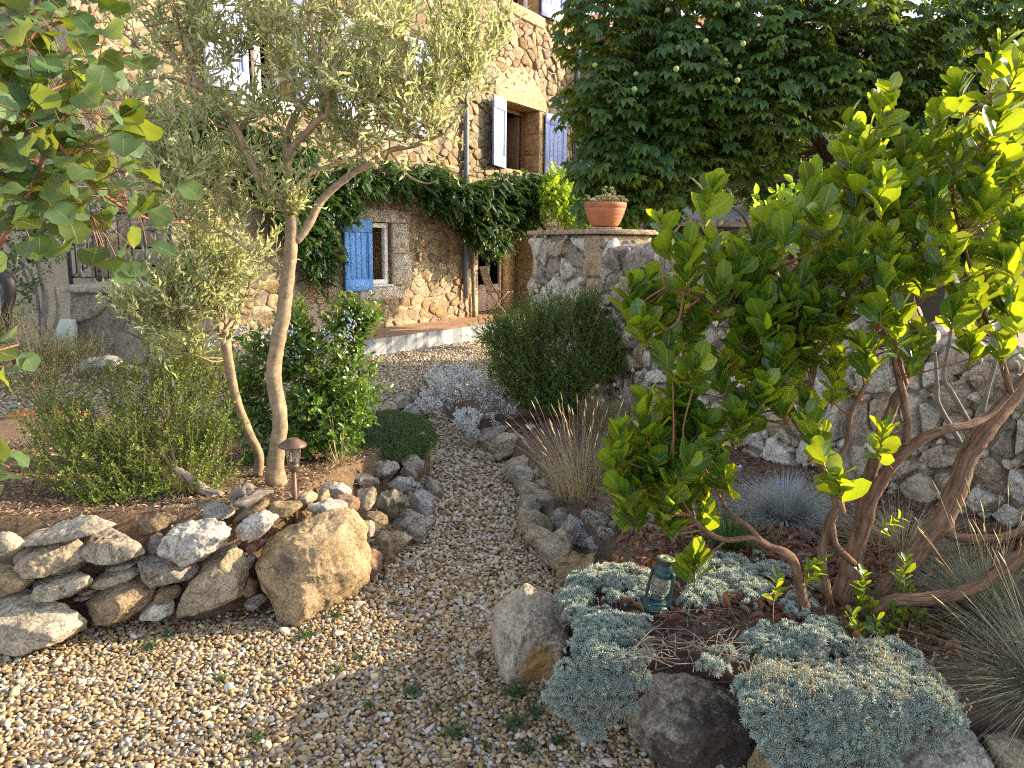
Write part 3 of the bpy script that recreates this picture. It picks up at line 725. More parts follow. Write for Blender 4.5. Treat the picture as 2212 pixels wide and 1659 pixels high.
# downpipes
def pipe(s, d, z0, z1, r, zs):
    g = G(); tube(g, [W(s, zs, d), W(s, (zs+z1)/2, d), W(s, z1, d)], r, 14, 6); p = g.build('downpipe', M['lead'], house)
    g = G(); tube(g, [W(s, z0, d), W(s, (z0+zs)/2, d), W(s, zs+.02, d)], r*1.12, 14, 4); g.build('pipe_shoe', M['zinc'], p)
    for zb in (zs+.05, zs+.9, zs+2.2, zs+3.8): g = G(); tube(g, [W(s, zb, d), W(s, zb+.05, d)], r*1.2, 14, 2); g.build('pipe_collar', M['zinc'], p)
pipe(.03, .10, .25, 8.9, .05, .62); pipe(4.35, .10, 1.9, 8.9, .05, 2.0)
# name plate on the wall
g = G(); hb(g, -6.0+.02, -5.5, 0, 0, 0, 0) if False else None
ps_ = np.array([0.0, 0.0]); 
def fsz(u, v):
    d = ray(u, v); t = ((A0-C0)@NN)/(d@NN); q = C0+d*t; return (q-A0)@E, q[2]
sa, zb_ = fsz(394, 424); sb, zt = fsz(450, 398)
plq = thing('name_plaque', 'small dark blue house name plaque with white lettering half hidden by olive leaves', 'sign', W((sa+sb)/2, (zb_+zt)/2, .05))
g = G(); hb(g, sa, sb, zb_, zt, .04, .06, .004); g.build('plate', plain('navy_enamel', (.012, .016, .06), .3, spec=.6), plq)
cu = bpy.data.curves.new('lettering', 'FONT'); cu.body = 'Para'; cu.size = (zt-zb_)*.62; cu.extrude = .001
tmp = bpy.data.objects.new('tmp', cu); col.objects.link(tmp)
bpy.context.view_layer.update()
me = bpy.data.meshes.new_from_object(tmp.evaluated_get(bpy.context.evaluated_depsgraph_get())); bpy.data.objects.remove(tmp)
lt = bpy.data.objects.new('lettering', me); me.name = 'lettering'; me.materials.append(M['white']); col.objects.link(lt); lt.parent = plq
mm = Matrix(((E[0], 0, NN[0], 0), (E[1], 0, NN[1], 0), (0, 1, 0, 0), (0, 0, 0, 1)))
lt.matrix_local = Matrix.Translation(Vector(W(sa+.02, zb_+.012, .062))-plq.location) @ mm
# ------------------------------------------------------------------ terrace
m, nt, b, o = newmat('terracotta_paving')
mp = N(nt, 'ShaderNodeUVMap'); br = N(nt, 'ShaderNodeTexBrick'); nt.links.new(mp.outputs[0], br.inputs['Vector'])
br.inputs['Color1'].default_value = (.36, .20, .13, 1); br.inputs['Color2'].default_value = (.46, .30, .21, 1); br.inputs['Mortar'].default_value = (.20, .14, .10, 1)
br.inputs['Scale'].default_value = 1; br.inputs['Mortar Size'].default_value = .008; br.inputs['Brick Width'].default_value = .3; br.inputs['Row Height'].default_value = .15
co = N(nt, 'ShaderNodeTexCoord').outputs['Object']
c = mix(nt, br.outputs['Color'], ramp(nt, noise_n(nt, co, 7, 6, .7), [(.3, (.6, .55, .5)), (.7, (1.15, 1.1, 1.05))]), .8, 'MULTIPLY')
nt.links.new(c, b.inputs['Base Color']); b.inputs['Roughness'].default_value = .8; bump_n(nt, b, br.outputs['Fac'], -.4, .004)
M['paving'] = m
ed = []
for s in np.linspace(-4.3, 4.4, 30): ed.append((s, .95-.02*s+.10*math.sin((s+3)*.55)))
g = G(); g2 = G()
for i in range(len(ed)-1):
    (a, da), (b_, db) = ed[i], ed[i+1]
    g.add(np.array([W(a, .25, -.02), W(b_, .25, -.02), W(b_, .25, db), W(a, .25, da)]), None, [(0, 3, 2, 1)], np.array([(a, 0), (b_, 0), (b_, db), (a, da)]))
g.add(np.array([W(.5, .25, -.6), W(2.66, .25, -.6), W(2.66, .25, -.02), W(.5, .25, -.02)]), None, [(0, 3, 2, 1)], np.array([(.5, -.6), (2.66, -.6), (2.66, 0), (.5, 0)]))
s = -4.3; k = 0
while s < 4.4:
    wd = rng.uniform(.12, .30); e1 = min(s+wd, 4.4); da = np.interp([s, e1], [p[0] for p in ed], [p[1] for p in ed])
    sl_ = rng.uniform(-.03, .03)
    g.add(np.array([W(s, -.05, da[0]), W(e1, -.05, da[1]), W(e1, .25, da[1]), W(s, .25, da[0])]), None, [(0, 1, 2, 3)], None, 1+k % 2); s = e1; k += 1
g.add(np.array([W(-4.3, -.05, -.02), W(-4.3, -.05, ed[0][1]), W(-4.3, .25, ed[0][1]), W(-4.3, .25, -.02)]), None, [(0, 1, 2, 3)], None, 1)
ter = g.build('terrace', [M['paving'], plain('pale_cement', (.37, .37, .37), .8, var=.12), plain('grey_cement', (.19, .21, .245), .8, var=.15)], kind='structure', smooth=False)
# ------------------------------------------------------------------ garden wall and pillar
CW = np.array([.79, 7.0, 0]); EW = np.array([.416, -.909, 0]); NW = np.array([-.909, -.416, 0])
def WW(t, z, d): t, z, d = np.broadcast_arrays(np.asarray(t, float), np.asarray(z, float), np.asarray(d, float)); return CW+t[..., None]*EW+z[..., None]*UP+d[..., None]*NW
def wtop(t): return float(np.interp(t, [0, .3, 1.2, 2.0, 2.8, 3.5, 4.5, 6.6], [1.60, 1.58, 1.50, 1.38, 1.22, 1.10, 1.02, .98]))
def stones3d(g, cl, W_, ex, nx, th, m, gap=.019, sub=3):
    for s, p in cl:
        for q in p:
            if rng.random() < .34:
                V, F = polytope(rdirs(), rng.uniform(.014, .03, 12), 1, 14, .006, 20, rng.random()*90); g.add(W_(q[0], q[1], rng.uniform(-.005, .02))+V, F, None, None, m(q[0], q[1]))
        c = p.mean(0)
        e = np.roll(p, -1, 0)-p; L = np.linalg.norm(e, axis=1); ok = L > .02
        if ok.sum() < 3: continue
        n2 = np.stack([e[:, 1], -e[:, 0]], -1)/np.maximum(L[:, None], 1e-6); d2 = ((p-c)*n2).sum(1)-gap
        if d2[ok].min() < .015: continue
        Nn = []; dd = []
        for (a, b_), q, k in zip(n2, d2, ok):
            if not k: continue
            ti = rng.uniform(-.12, .3); Nn.append(ex*a*math.cos(ti)+UP*b_*math.cos(ti)+nx*math.sin(ti)); dd.append(q*math.cos(ti)+.02*math.sin(ti))
        t0 = th*rng.uniform(.35, 1.7)
        for _ in range(3):
            a = nrm(rng.normal(0, 1, 3)); v = nx+a*.42; Nn.append(v/np.linalg.norm(v)); dd.append(t0)
        Nn.append(-nx); dd.append(.12)
        V, F = polytope(np.array(Nn), np.array(dd), sub, 26, .016, 13, rng.random()*90, .7)
        g.add(W_(c[0], c[1], 0)+V, F, None, None, m(c[0], c[1]) if callable(m) else m)
gw = thing('garden_wall', 'rubble garden wall of white and purplish stones running from the pillar to the right', 'wall', WW(3, 0, 0))
g = G()
for t0 in np.arange(0, 6.6, .3):
    t1 = t0+.3; za, zb = wtop(t0)-.06, wtop(t1)-.06
    q = [WW(t0, -.1, -.02), WW(t1, -.1, -.02), WW(t1, zb, -.02), WW(t0, za, -.02), WW(t0, -.1, -.45), WW(t1, -.1, -.45), WW(t1, zb, -.45), WW(t0, za, -.45)]
    g.add(np.array(q), None, [(0, 1, 2, 3), (5, 4, 7, 6), (3, 2, 6, 7)])
g.add(np.array([WW(6.6, -.1, -.02), WW(6.6, -.1, -.45), WW(6.6, .92, -.45), WW(6.6, .92, -.02)]), None, [(0, 1, 2, 3)])
g.build('mortar_core', M['mortar_g'], gw, smooth=False)
cl = [c for c in cells(.02, 6.5, -.02, 1.62, .17, .125, jit=.58, big=.3) if c[0][1] < wtop(c[0][0])-.02]
cl = [(s, np.minimum(p, [9, wtop(s[0])+.02])) for s, p in cl]
g = G(); stones3d(g, cl, WW, EW, NW, .04, lambda t, z: int(z > 1.12+.25*math.sin(3*t) and t < 2.0) if rng.random() < .8 else int(rng.random() < .2), sub=4)
for t in np.arange(.1, 6.5, .15):
    for dd in (-.1, -.3):
        Nn = rdirs(); V, F = polytope(Nn, rng.uniform(.06, .1, 12), 2, 10, .012, 9, rng.random()*90)
        g.add(WW(t+rng.normal(0, .03), wtop(t)-.03+rng.normal(0, .015), dd+rng.normal(0, .03))+V, F, None, None, 1 if t < 3 and rng.random() < .8 else 0)
g.build('facing_stones', [M['g_stone'], M['g_stone2']], gw)
pl = thing('stone_pillar', 'rubble pillar with a thin stone slab cap carrying the terracotta bowl', 'pillar', WW(-.7, 0, -.25))
PB = -NW  # direction of the lit end face runs back from the corner
def WE(t, z, d): t, z, d = np.broadcast_arrays(np.asarray(t, float), np.asarray(z, float), np.asarray(d, float)); return CW+t[..., None]*PB+z[..., None]*UP+d[..., None]*EW
g = G(); box(g, WW(-.70, .83, -.27), .69, .25, .88, np.stack([EW, NW, UP]), .01); g.build('mortar_core', M['mortar_g'], pl)
g = G()
stones3d(g, cells(-1.4, -.30, -.05, 1.70, .26, .19, big=.1), WW, EW, NW, .04, lambda t, z: int(rng.random() < .35), sub=4)
g.build('facing_stones', [M['g_stone'], M['g_stone2']], pl)
g = G()
for z0, z1, L1 in ((1.32, 1.70, .33), (.92, 1.31, .26), (.5, .91, .32), (-.05, .49, .28)):
    V, F = polytope([EW, -EW, NW, -NW, UP, -UP, EW+NW*.9, EW+UP*.8, NW-UP*.9, EW-UP, NW+UP], [L1/2+.015, L1/2, .27, .27, (z1-z0)/2, (z1-z0)/2, .36, .3, .35, .32, .36], 4, 16, .02, 6, z0*9)
    g.add(WW(-L1/2+.02, (z0+z1)/2, -.25)+V, F)
V, F = polytope([EW, -EW, NW, -NW, UP, -UP], [.1, .1, .15, .12, .16, .16], 3, 14, .015, 8, 3); g.add(WW(-.07, 1.53, -.42)+V, F)
g.build('corner_stones', rock_mat('pillar_corner_stone', [(.40, .29, .18), (.50, .38, .25), (.44, .35, .26)], lf=.2), pl)
g = G()
for t0, t1 in ((-1.46, -.92), (-.915, -.42), (-.415, .06)): box(g, WW((t0+t1)/2, 1.735, -.26), (t1-t0)/2, .31, .022, np.stack([EW, NW, UP]), .006)
g.build('cap_slab', rock_mat('cap_slab_stone', [(.42, .32, .22), (.50, .40, .29), (.40, .29, .2)], lf=.1), pl)
# ------------------------------------------------------------------ annex, shed, stair, railing
an = thing('stone_annex', 'grey stone building in shade half hidden behind the dark chestnut tree', 'house', (4, 19, 0))
XA = lambda s, z, d: np.array([1.3, 18.9, 0])+np.stack(np.broadcast_arrays(np.asarray(s, float), -np.asarray(d, float), np.asarray(z, float)), -1)
g = G(); AH = [(.55, 1.15, 3.0, 4.3), (3.6, 4.5, 3.0, 4.3)]; wall_solid(g, 0, 12, -.1, 6.6, .5, AH, XA); g.build('wall', M['mortar_g'], an, smooth=False)
g = G(); facing(g, cells(0, 6, .8, 6.5, .3, .19, [(h[0]-.1, h[1]+.1, h[2]-.1, h[3]+.1) for h in AH], big=.1), XA, .014, lambda s, z: (.025, .02)); g.build('masonry', M['annex_st'], an)
for h in AH:
    for a, b_ in ((h[0]-.62, h[0]-.03), (h[1]+.03, h[1]+.62)):
        g = G(); box(g, XA((a+b_)/2, (h[2]+h[3])/2, .05), (b_-a)/2, .02, (h[3]-h[2])/2, None, .005); box(g, XA((a+b_)/2, h[2]+.12, .08), (b_-a)/2-.003, .012, .1, None, .004); box(g, XA((a+b_)/2, h[3]-.12, .08), (b_-a)/2-.003, .012, .1, None, .004); g.build('shutter', M['blue'], an)
    g = G(); box(g, XA((h[0]+h[1])/2, (h[2]+h[3])/2, -.3), (h[1]-h[0])/2, .02, (h[3]-h[2])/2); g.build('window', M['glass'], an)
g = G(); g.add(np.array([(1.2, 18.6, 6.55), (13.6, 18.6, 6.55), (13.6, 23, 8), (1.2, 23, 8)]), None, [(0, 1, 2, 3)]); g.build('roof', M['terracotta'], an)
sh = thing('lean_to_shed', 'dark stone lean-to with pale rafters behind the garden wall', 'shed', (3, 10.6, 0))
XS = lambda s, z, d: np.array([1.75, 10.3, 0])+np.stack(np.broadcast_arrays(np.asarray(s, float), -np.asarray(d, float), np.asarray(z, float)), -1)
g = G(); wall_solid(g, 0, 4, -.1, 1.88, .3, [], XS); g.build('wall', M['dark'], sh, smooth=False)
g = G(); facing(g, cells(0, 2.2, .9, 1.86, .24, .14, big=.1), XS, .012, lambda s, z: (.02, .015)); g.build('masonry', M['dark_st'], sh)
M['timber'] = plain('pale_timber', (.42, .35, .27), .8)
for s in (.12, .5, .92, 1.4): g = G(); tube(g, [XS(s, 1.92, .12), XS(s+.42, 2.16, -1.1)], .035, 6, 2); g.build('rafter', M['timber'], sh)
g = G(); g.add(np.array([XS(.0, 1.97, 0), XS(2.2, 1.97, 0), XS(2.6, 2.2, -1.2), XS(.45, 2.2, -1.2)]), None, [(0, 1, 2, 3)]); g.build('roof_sheet', plain('pale_blue_sheet', (.35, .40, .50), .4), sh)
pL = P(152, 797, 7.5); pR = P(385, 797, 7.62); zl = P(250, 620, 7.6)[2]
stc = thing('stone_staircase', 'old grey stone landing and steps climbing beside the house at the left', 'stairs', ((pL[0]+pR[0])/2, 7.9, 0))
g = G(); box(g, ((pL[0]+pR[0])/2, 8.2, zl/2-.05), (pR[0]-pL[0])/2, .62, zl/2+.04, None, .03); g.build('landing', M['mortar_g'], stc)
XL = lambda s, z, d: np.array([pL[0], 7.58, 0])+np.stack(np.broadcast_arrays(np.asarray(s, float), -np.asarray(d, float), np.asarray(z, float)), -1)
g = G(); facing(g, cells(0, pR[0]-pL[0], .2, zl-.07, .36, .25, big=.1), XL, .012, lambda s, z: (.02, .012)); g.build('masonry', rock_mat('stair_stone', [(.36, .32, .26), (.27, .24, .20), (.40, .36, .30), (.24, .21, .18)], lf=.35, island=True), stc)
g = G(); box(g, ((pL[0]+pR[0])/2, 8.18, zl-.02), (pR[0]-pL[0])/2+.04, .66, .035, None, .015); g.build('landing_slab', M['dress'], stc)
xs0 = P(215, 580, 8.2)[0]; xs1 = P(330, 580, 8.2)[0]
for k in range(4):
    zt_ = zl+.19*(k+1)
    g = G(); box(g, ((xs0+xs1)/2-.12*k, 8.75+.26*k, zt_-.11), (xs1-xs0)/2+.1, .35, .085, None, .02); st_ = g.build('step', M['mortar_g'], stc)
    g = G(); box(g, ((xs0+xs1)/2-.12*k, 8.73+.26*k, zt_-.012), (xs1-xs0)/2+.12, .36, .02, None, .008); g.build('tread', M['dress'], st_)
rl = thing('iron_railing', 'black wrought iron railing with slim bars on the stair landing', 'railing', (pL[0]+.5, 7.7, zl))
yr = 7.72; q0 = P(154, 612, yr); q1 = P(372, 606, yr); zr = P(300, 461, yr)[2]; zlo = P(250, 600, yr)[2]
for q in (q0, q1):
    g = G(); box(g, (q[0], yr, (zl+zr)/2), .016, .016, (zr-zl)/2, None, .003); g.build('post', M['iron'], rl)
g = G(); tube(g, [(q0[0], yr, zr), ((q0[0]+q1[0])/2, yr, zr), (q1[0]-.05, yr, zr), (q1[0]+.04, yr, zr), (q1[0]+.09, yr, zr-.03), (q1[0]+.08, yr, zr-.07), (q1[0]+.03, yr, zr-.07)], .012, 8, 5)
tube(g, [(q0[0], yr, zr), (q0[0]-.1, 8.6, zr+.25)], .012, 8, 3); g.build('handrail', M['iron'], rl)
g = G(); tube(g, [(q0[0], yr, zlo), (q1[0], yr, zlo)], .009, 6, 2); tube(g, [(q0[0], yr, zlo), (q0[0]-.1, 8.6, zlo+.2)], .009, 6, 2); g.build('bottom_rail', M['iron'], rl)
for k in range(1, 8):
    x = q0[0]+(q1[0]-q0[0])*k/8; g = G(); tube(g, [(x, yr, zlo), (x, yr, zr)], .007, 6, 2); g.build('baluster', M['iron'], rl)
for k in range(1, 6):
    f_ = k/6; x = q0[0]-.1*f_; y = yr+.88*f_; g = G(); tube(g, [(x, y, zlo+.2*f_), (x, y, zr+.25*f_)], .007, 6, 2); g.build('baluster', M['iron'], rl)
# rear wall of the yard at the far left, behind the climbing shrub
bw = thing('yard_wall', 'dark stone wall in shade behind the climbing shrub at the far left', 'wall', (-7, 9.5, 0))
g = G(); wall_solid(g, 0, 6.5, -.1, 5.2, .4, [], lambda s, z, d: np.array([-11.2, 9.6, 0])+np.stack(np.broadcast_arrays(np.asarray(s, float), -np.asarray(d, float), np.asarray(z, float)), -1)); g.build('mortar_core', M['mortar_g'], bw, smooth=False)
g = G(); facing(g, cells(2, 6.4, .2, 5, .34, .22, big=.1), lambda s, z, d: np.array([-11.2, 9.6, 0])+np.stack(np.broadcast_arrays(np.asarray(s, float), -np.asarray(d, float), np.asarray(z, float)), -1), .014, lambda s, z: (.02, .02)); g.build('masonry', M['annex_st'], bw)
# ------------------------------------------------------------------ rocks, each an object of its own
RK = {
 'grey': rock_mat('grey_limestone', [(.30, .275, .235), (.42, .395, .345), (.36, .34, .31)], lf=.45),
 'cream': rock_mat('cream_limestone', [(.40, .345, .265), (.53, .47, .375), (.46, .41, .34)], lf=.2),
 'white': rock_mat('white_limestone', [(.47, .44, .39), (.60, .57, .52), (.52, .50, .47)], lf=.3),
 'ochre': rock_mat('ochre_rock', [(.36, .25, .13), (.47, .36, .22), (.42, .33, .23)], lf=.25),
 'brown': rock_mat('brown_rock', [(.25, .18, .115), (.37, .28, .185), (.31, .24, .17)], lf=.35),
 'red': rock_mat('red_brown_rock', [(.26, .15, .105), (.36, .235, .17), (.30, .20, .15)], lf=.25),
 'purple': rock_mat('purple_grey_rock', [(.27, .22, .20), (.38, .335, .30), (.33, .285, .265)], lf=.3),
 'dark': rock_mat('dark_lichen_rock', [(.22, .19, .14), (.31, .28, .21), (.17, .15, .12)], lf=.7),
 'blue': rock_mat('blue_grey_rock', [(.31, .31, .31), (.44, .44, .44), (.37, .375, .385)], lf=.6),
 'tan': rock_mat('tan_rock', [(.36, .29, .20), (.46, .39, .29), (.41, .355, .285)], lf=.35),
}
RK['boulder'] = rock_mat('golden_boulder', [(.36, .255, .15), (.48, .365, .23), (.41, .31, .20)], lf=.25, lichen=(.12, .10, .09), stain=((.13, .11, .10), (-.07, -.2, .08), .07))
RK['stand'] = rock_mat('ochre_streaked_rock', [(.40, .34, .27), (.50, .44, .36), (.45, .40, .35)], lf=.2, stain=((.40, .22, .07), (.0, -.12, -.06), .085))
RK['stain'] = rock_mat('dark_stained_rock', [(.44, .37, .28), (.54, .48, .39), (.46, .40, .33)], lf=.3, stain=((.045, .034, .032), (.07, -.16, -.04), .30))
GL, GR, GP, GF = 'stones of the dry stone bed wall', 'stones heaped beside the path left', 'stones edging the path right', 'rocks at the front of the right bed'
RL = [
 (1, [(-60,300),(0,255),(100,255),(145,300),(130,350),(60,390),(0,400)], 2.90, 'cream', GL, 'small pale stone at the left end of the wall top, cut by the frame'),
 (1, [(145,270),(240,220),(560,140),(690,155),(735,200),(700,225),(520,250),(350,300),(180,345),(145,330)], 2.98, 'cream', GL, 'longest flat pale slab lying on top of the bed wall'),
 (1, [(40,425),(130,340),(330,290),(500,280),(520,330),(545,420),(450,480),(250,500),(100,480)], 2.95, 'tan', GL, 'broad grey-tan stone directly under the longest flat slab'),
 (1, [(-60,440),(50,445),(130,480),(190,520),(150,580),(60,620),(-60,640)], 2.90, 'ochre', GL, 'ochre stone at the left frame edge, above the largest corner block'),
 (1, [(490,310),(540,260),(740,240),(860,265),(885,320),(860,370),(720,420),(600,435),(520,390)], 3.00, 'cream', GL, 'sunlit cream stone with a blunt right end, beside the broad grey-tan stone'),
 (1, [(740,200),(860,140),(1010,100),(1105,115),(1110,160),(1000,220),(900,270),(800,250)], 3.16, 'brown', GL, 'dark brown flat stone on the wall top behind the cream stones'),
 (1, [(890,280),(950,240),(990,270),(985,370),(900,385)], 3.06, 'purple', GL, 'small upright grey-brown stone wedged under the brown flat stone'),
 (1, [(975,290),(1060,190),(1150,170),(1330,172),(1410,205),(1390,280),(1300,360),(1160,440),(1050,400)], 3.05, 'white', GL, 'big whitish wedge-shaped stone high in the middle of the wall'),
 (1, [(820,390),(900,365),(1000,370),(1080,420),(1145,490),(1100,540),(920,580),(860,520)], 3.02, 'purple', GL, 'purple-grey stone below and left of the big whitish wedge'),
 (1, [(160,600),(215,530),(480,470),(600,440),(580,540),(470,590),(330,640),(220,660)], 2.93, 'cream', GL, 'cream lens-shaped stone resting on the largest corner block'),
 (1, [(600,440),(740,420),(820,395),(830,440),(780,465),(640,468)], 3.02, 'grey', GL, 'thin grey sliver between the cream stone and the thin slab'),
 (1, [(520,530),(620,480),(800,460),(855,475),(800,530),(680,560),(560,555)], 3.00, 'cream', GL, 'thin pointed cream slab left of the purple-grey stone'),
 (1, [(490,570),(600,560),(615,580),(570,600),(500,600)], 2.99, 'brown', GL, 'tiny brown stone under the thin pointed slab'),
 (1, [(440,620),(520,600),(600,605),(560,630),(470,640)], 2.99, 'grey', GL, 'tiny flat grey stone right above the gap by the corner block'),
 (1, [(-80,640),(80,610),(250,640),(430,640),(540,720),(575,800),(520,850),(300,920),(0,960),(-80,950)], 2.86, 'cream', GL, 'largest pinkish cream block at the bottom left corner of the wall'),
 (1, [(480,640),(620,580),(720,550),(860,530),(930,590),(870,700),(740,780),(600,800),(560,740)], 2.97, 'brown', GL, 'large brown angular block on the gravel next to the corner block'),
 (1, [(915,620),(960,575),(1060,565),(1075,600),(1050,650),(960,665)], 3.02, 'brown', GL, 'small rounded brown stone stacked on the little pale one'),
 (1, [(870,690),(930,650),(1035,660),(1030,730),(950,765),(875,765)], 3.00, 'white', GL, 'little pale stone on the gravel at the foot of the wall'),
 (1, [(1045,720),(1080,600),(1160,460),(1400,300),(1470,370),(1500,480),(1460,620),(1300,690),(1120,745)], 3.12, 'tan', GL, 'big tan-grey block leaning against the golden boulder side of the wall'),
 (1, [(1475,300),(1560,285),(1600,290),(1560,350),(1490,365)], 3.2, 'red', GL, 'small reddish stone under the pale upper stone by the boulder'),
 (1, [(1415,250),(1430,180),(1580,110),(1680,150),(1640,200),(1540,280),(1440,295)], 3.14, 'white', GL, 'speckled white stone tucked against the top left of the boulder'),
 (1, [(1130,110),(1200,60),(1320,55),(1410,95),(1400,150),(1300,165),(1170,170)], 3.22, 'grey', GL, 'flat grey stone on the wall top above the whitish wedge'),
 (1, [(1400,140),(1480,90),(1610,35),(1600,90),(1540,130),(1430,180)], 3.26, 'brown', GL, 'tilted olive-brown slab beside the driftwood'),
 (1, [(1590,100),(1640,60),(1780,55),(1800,95),(1700,155),(1640,160)], 3.3, 'ochre', GL, 'orange-brown flat stone at the foot of the path light'),
 (1, [(1470,600),(1490,510),(1535,560),(1540,620),(1490,640)], 3.14, 'red', GL, 'narrow red stone in the gap left of the boulder'),
 (1, [(1460,420),(1500,370),(1530,400),(1500,470),(1470,470)], 3.16, 'purple', GL, 'small grey stone in the gap above the narrow red one'),
 (1, [(1490,640),(1560,630),(1590,660),(1560,690),(1500,690)], 3.1, 'purple', GL, 'small grey-brown stone at the boulder foot on its left'),
 (1, [(1505,480),(1530,390),(1700,180),(1850,110),(2000,120),(2110,180),(2165,300),(2165,480),(2150,600),(2050,720),(1880,750),(1700,690),(1560,600)], 3.22, 'boulder', None, 'huge golden boulder at the corner of the bed where the path begins'),
 (7, [(530,950),(600,890),(690,885),(750,940),(740,990),(620,1050),(560,1010)], 3.43, 'tan', GR, 'round tan stone just right of the path light pole'),
 (7, [(745,940),(820,880),(880,880),(915,970),(830,990),(770,985)], 3.52, 'ochre', GR, 'small bright orange stone beside the round tan one'),
 (7, [(790,860),(900,800),(1060,790),(1130,840),(1120,910),(980,950),(860,920)], 3.68, 'white', GR, 'sunlit whitish stone behind the small orange one'),
 (7, [(600,1080),(720,1000),(900,980),(1020,1000),(1065,1050),(1050,1100),(900,1120),(700,1110)], 3.36, 'white', GR, 'flat pale stone lying on the boulder back'),
 (7, [(920,960),(1000,930),(1130,930),(1215,960),(1240,1030),(1220,1100),(1160,1175),(1060,1090)], 3.46, 'red', GR, 'smooth red-brown rounded stone behind the boulder'),
 (7, [(1140,890),(1250,840),(1370,820),(1400,900),(1390,1020),(1330,1080),(1230,1120),(1210,980)], 3.62, 'tan', GR, 'rough sunlit stone right of the red-brown rounded one'),
 (7, [(1050,770),(1180,710),(1450,705),(1480,760),(1430,840),(1250,800),(1120,800)], 4.22, 'grey', GR, 'long flat grey stone at the back of the heap'),
 (7, [(1310,630),(1430,570),(1550,530),(1640,570),(1650,650),(1560,740),(1480,770),(1350,680)], 4.55, 'grey', GR, 'grey-tan stone in front of the thyme cushion'),
 (7, [(1640,540),(1740,490),(1850,480),(1910,580),(1900,640),(1840,690),(1700,640)], 4.75, 'grey', GR, 'farthest pointed grey stone of the heap, by the thyme cushion'),
 (7, [(1650,680),(1740,580),(1810,620),(1840,720),(1800,790),(1700,720)], 4.58, 'dark', GR, 'dark lichened stone below the farthest pointed one'),
 (7, [(1510,830),(1640,730),(1780,740),(1830,830),(1760,900),(1620,860)], 4.36, 'blue', GR, 'pale blue-grey stone in the middle of the heap'),
 (7, [(1700,950),(1830,830),(1960,880),(2050,960),(2010,1080),(2000,1155),(1850,1110),(1720,1080)], 4.22, 'blue', GR, 'large blue-grey stone overhanging the path'),
 (7, [(1390,1050),(1440,870),(1600,830),(1700,900),(1740,1060),(1660,1150),(1540,1220),(1450,1110)], 3.98, 'dark', GR, 'big dark olive stone covered in lichen'),
 (7, [(1210,1190),(1300,1110),(1450,1090),(1520,1140),(1520,1250),(1400,1330),(1330,1310)], 3.64, 'brown', GR, 'grey-brown block under the dark olive stone'),
 (7, [(1550,1240),(1720,1120),(1880,1120),(2045,1220),(2000,1310),(1900,1400),(1760,1340)], 3.95, 'grey', GR, 'flat greenish grey stone at the path edge under the blue-grey one'),
 (7, [(1380,1400),(1450,1310),(1740,1295),(1795,1400),(1700,1500),(1550,1640),(1480,1560)], 3.7, 'tan', GR, 'wedge of grey-tan stone nearest the gravel beside the boulder'),
 (2, [(200,340),(260,325),(320,390),(310,470),(230,545),(190,540)], 3.5, 'red', GR, 'reddish brown block standing right against the boulder'),
 (7, [(1180,1210),(1240,1200),(1320,1240),(1310,1320),(1240,1400),(1190,1300)], 3.44, 'ochre', GR, 'small orange-tan stone on the shoulder of the boulder'),
 (7, [(1240,1200),(1340,1190),(1385,1230),(1370,1370),(1290,1410)], 3.52, 'grey', GR, 'small grey stone behind the orange-tan one'),
 (7, [(1900,800),(2000,720),(2040,760),(2110,880),(2060,930),(1960,870)], 4.72, 'grey', GR, 'leaning grey stone at the far end by the dry flower stalks'),
 (7, [(1020,700),(1060,690),(1110,710),(1090,740),(1040,745)], 4.12, 'white', GR, 'small white stone lying on the mulch'),
 (7, [(870,760),(930,730),(965,770),(900,795)], 3.95, 'grey', GR, 'small grey stone on the mulch near the shrub'),
 (5, [(890,1150),(950,1100),(1060,1090),(1080,1130),(1010,1180),(960,1240),(920,1220)], 5.95, 'purple', GP, 'farthest purple-grey stone of the edging, below the silver shrub'),
 (5, [(985,1230),(1030,1140),(1110,1130),(1150,1180),(1100,1250),(1020,1290)], 5.6, 'tan', GP, 'angular tan stone next to the purple-grey one'),
 (5, [(1120,1200),(1180,1180),(1240,1220),(1210,1270),(1150,1265)], 5.65, 'grey', GP, 'small grey stone in the upper row of the far edging'),
 (5, [(1210,1220),(1290,1210),(1330,1270),(1290,1310),(1220,1290)], 5.5, 'dark', GP, 'dark stone behind the upper row, by the dry grass'),
 (5, [(1055,1310),(1130,1280),(1200,1300),(1160,1380),(1100,1420),(1070,1380)], 5.1, 'tan', GP, 'tan stone on the path edge opposite the thyme'),
 (5, [(1110,1400),(1150,1330),(1210,1340),(1230,1400),(1200,1480),(1140,1490)], 4.8, 'grey', GP, 'tall narrow grey stone on the path edge'),
 (5, [(1215,1360),(1260,1340),(1280,1380),(1250,1420),(1215,1400)], 4.9, 'ochre', GP, 'little ochre stone behind the tall narrow one'),
 (5, [(1245,1330),(1300,1300),(1360,1320),(1365,1380),(1290,1390)], 4.95, 'blue', GP, 'blue-grey stone behind the little ochre one'),
 (5, [(1160,1470),(1190,1420),(1260,1430),(1280,1500),(1230,1530),(1170,1510)], 4.6, 'tan', GP, 'squat tan stone of the lower row, mid path'),
 (5, [(1255,1410),(1330,1400),(1375,1440),(1330,1490),(1270,1480)], 4.7, 'grey', GP, 'grey stone of the upper row beside the lavender'),
 (5, [(1150,1590),(1180,1520),(1250,1500),(1290,1560),(1260,1600),(1180,1620)], 4.35, 'grey', GP, 'wide grey stone of the lower row, mid path'),
 (5, [(1260,1500),(1350,1480),(1395,1520),(1350,1600),(1270,1620)], 4.42, 'purple', GP, 'purplish stone of the upper row, mid path'),
 (2, [(1165,240),(1175,110),(1250,120),(1330,180),(1330,240),(1230,250)], 4.05, 'tan', GP, 'pale tan block where the path narrows'),
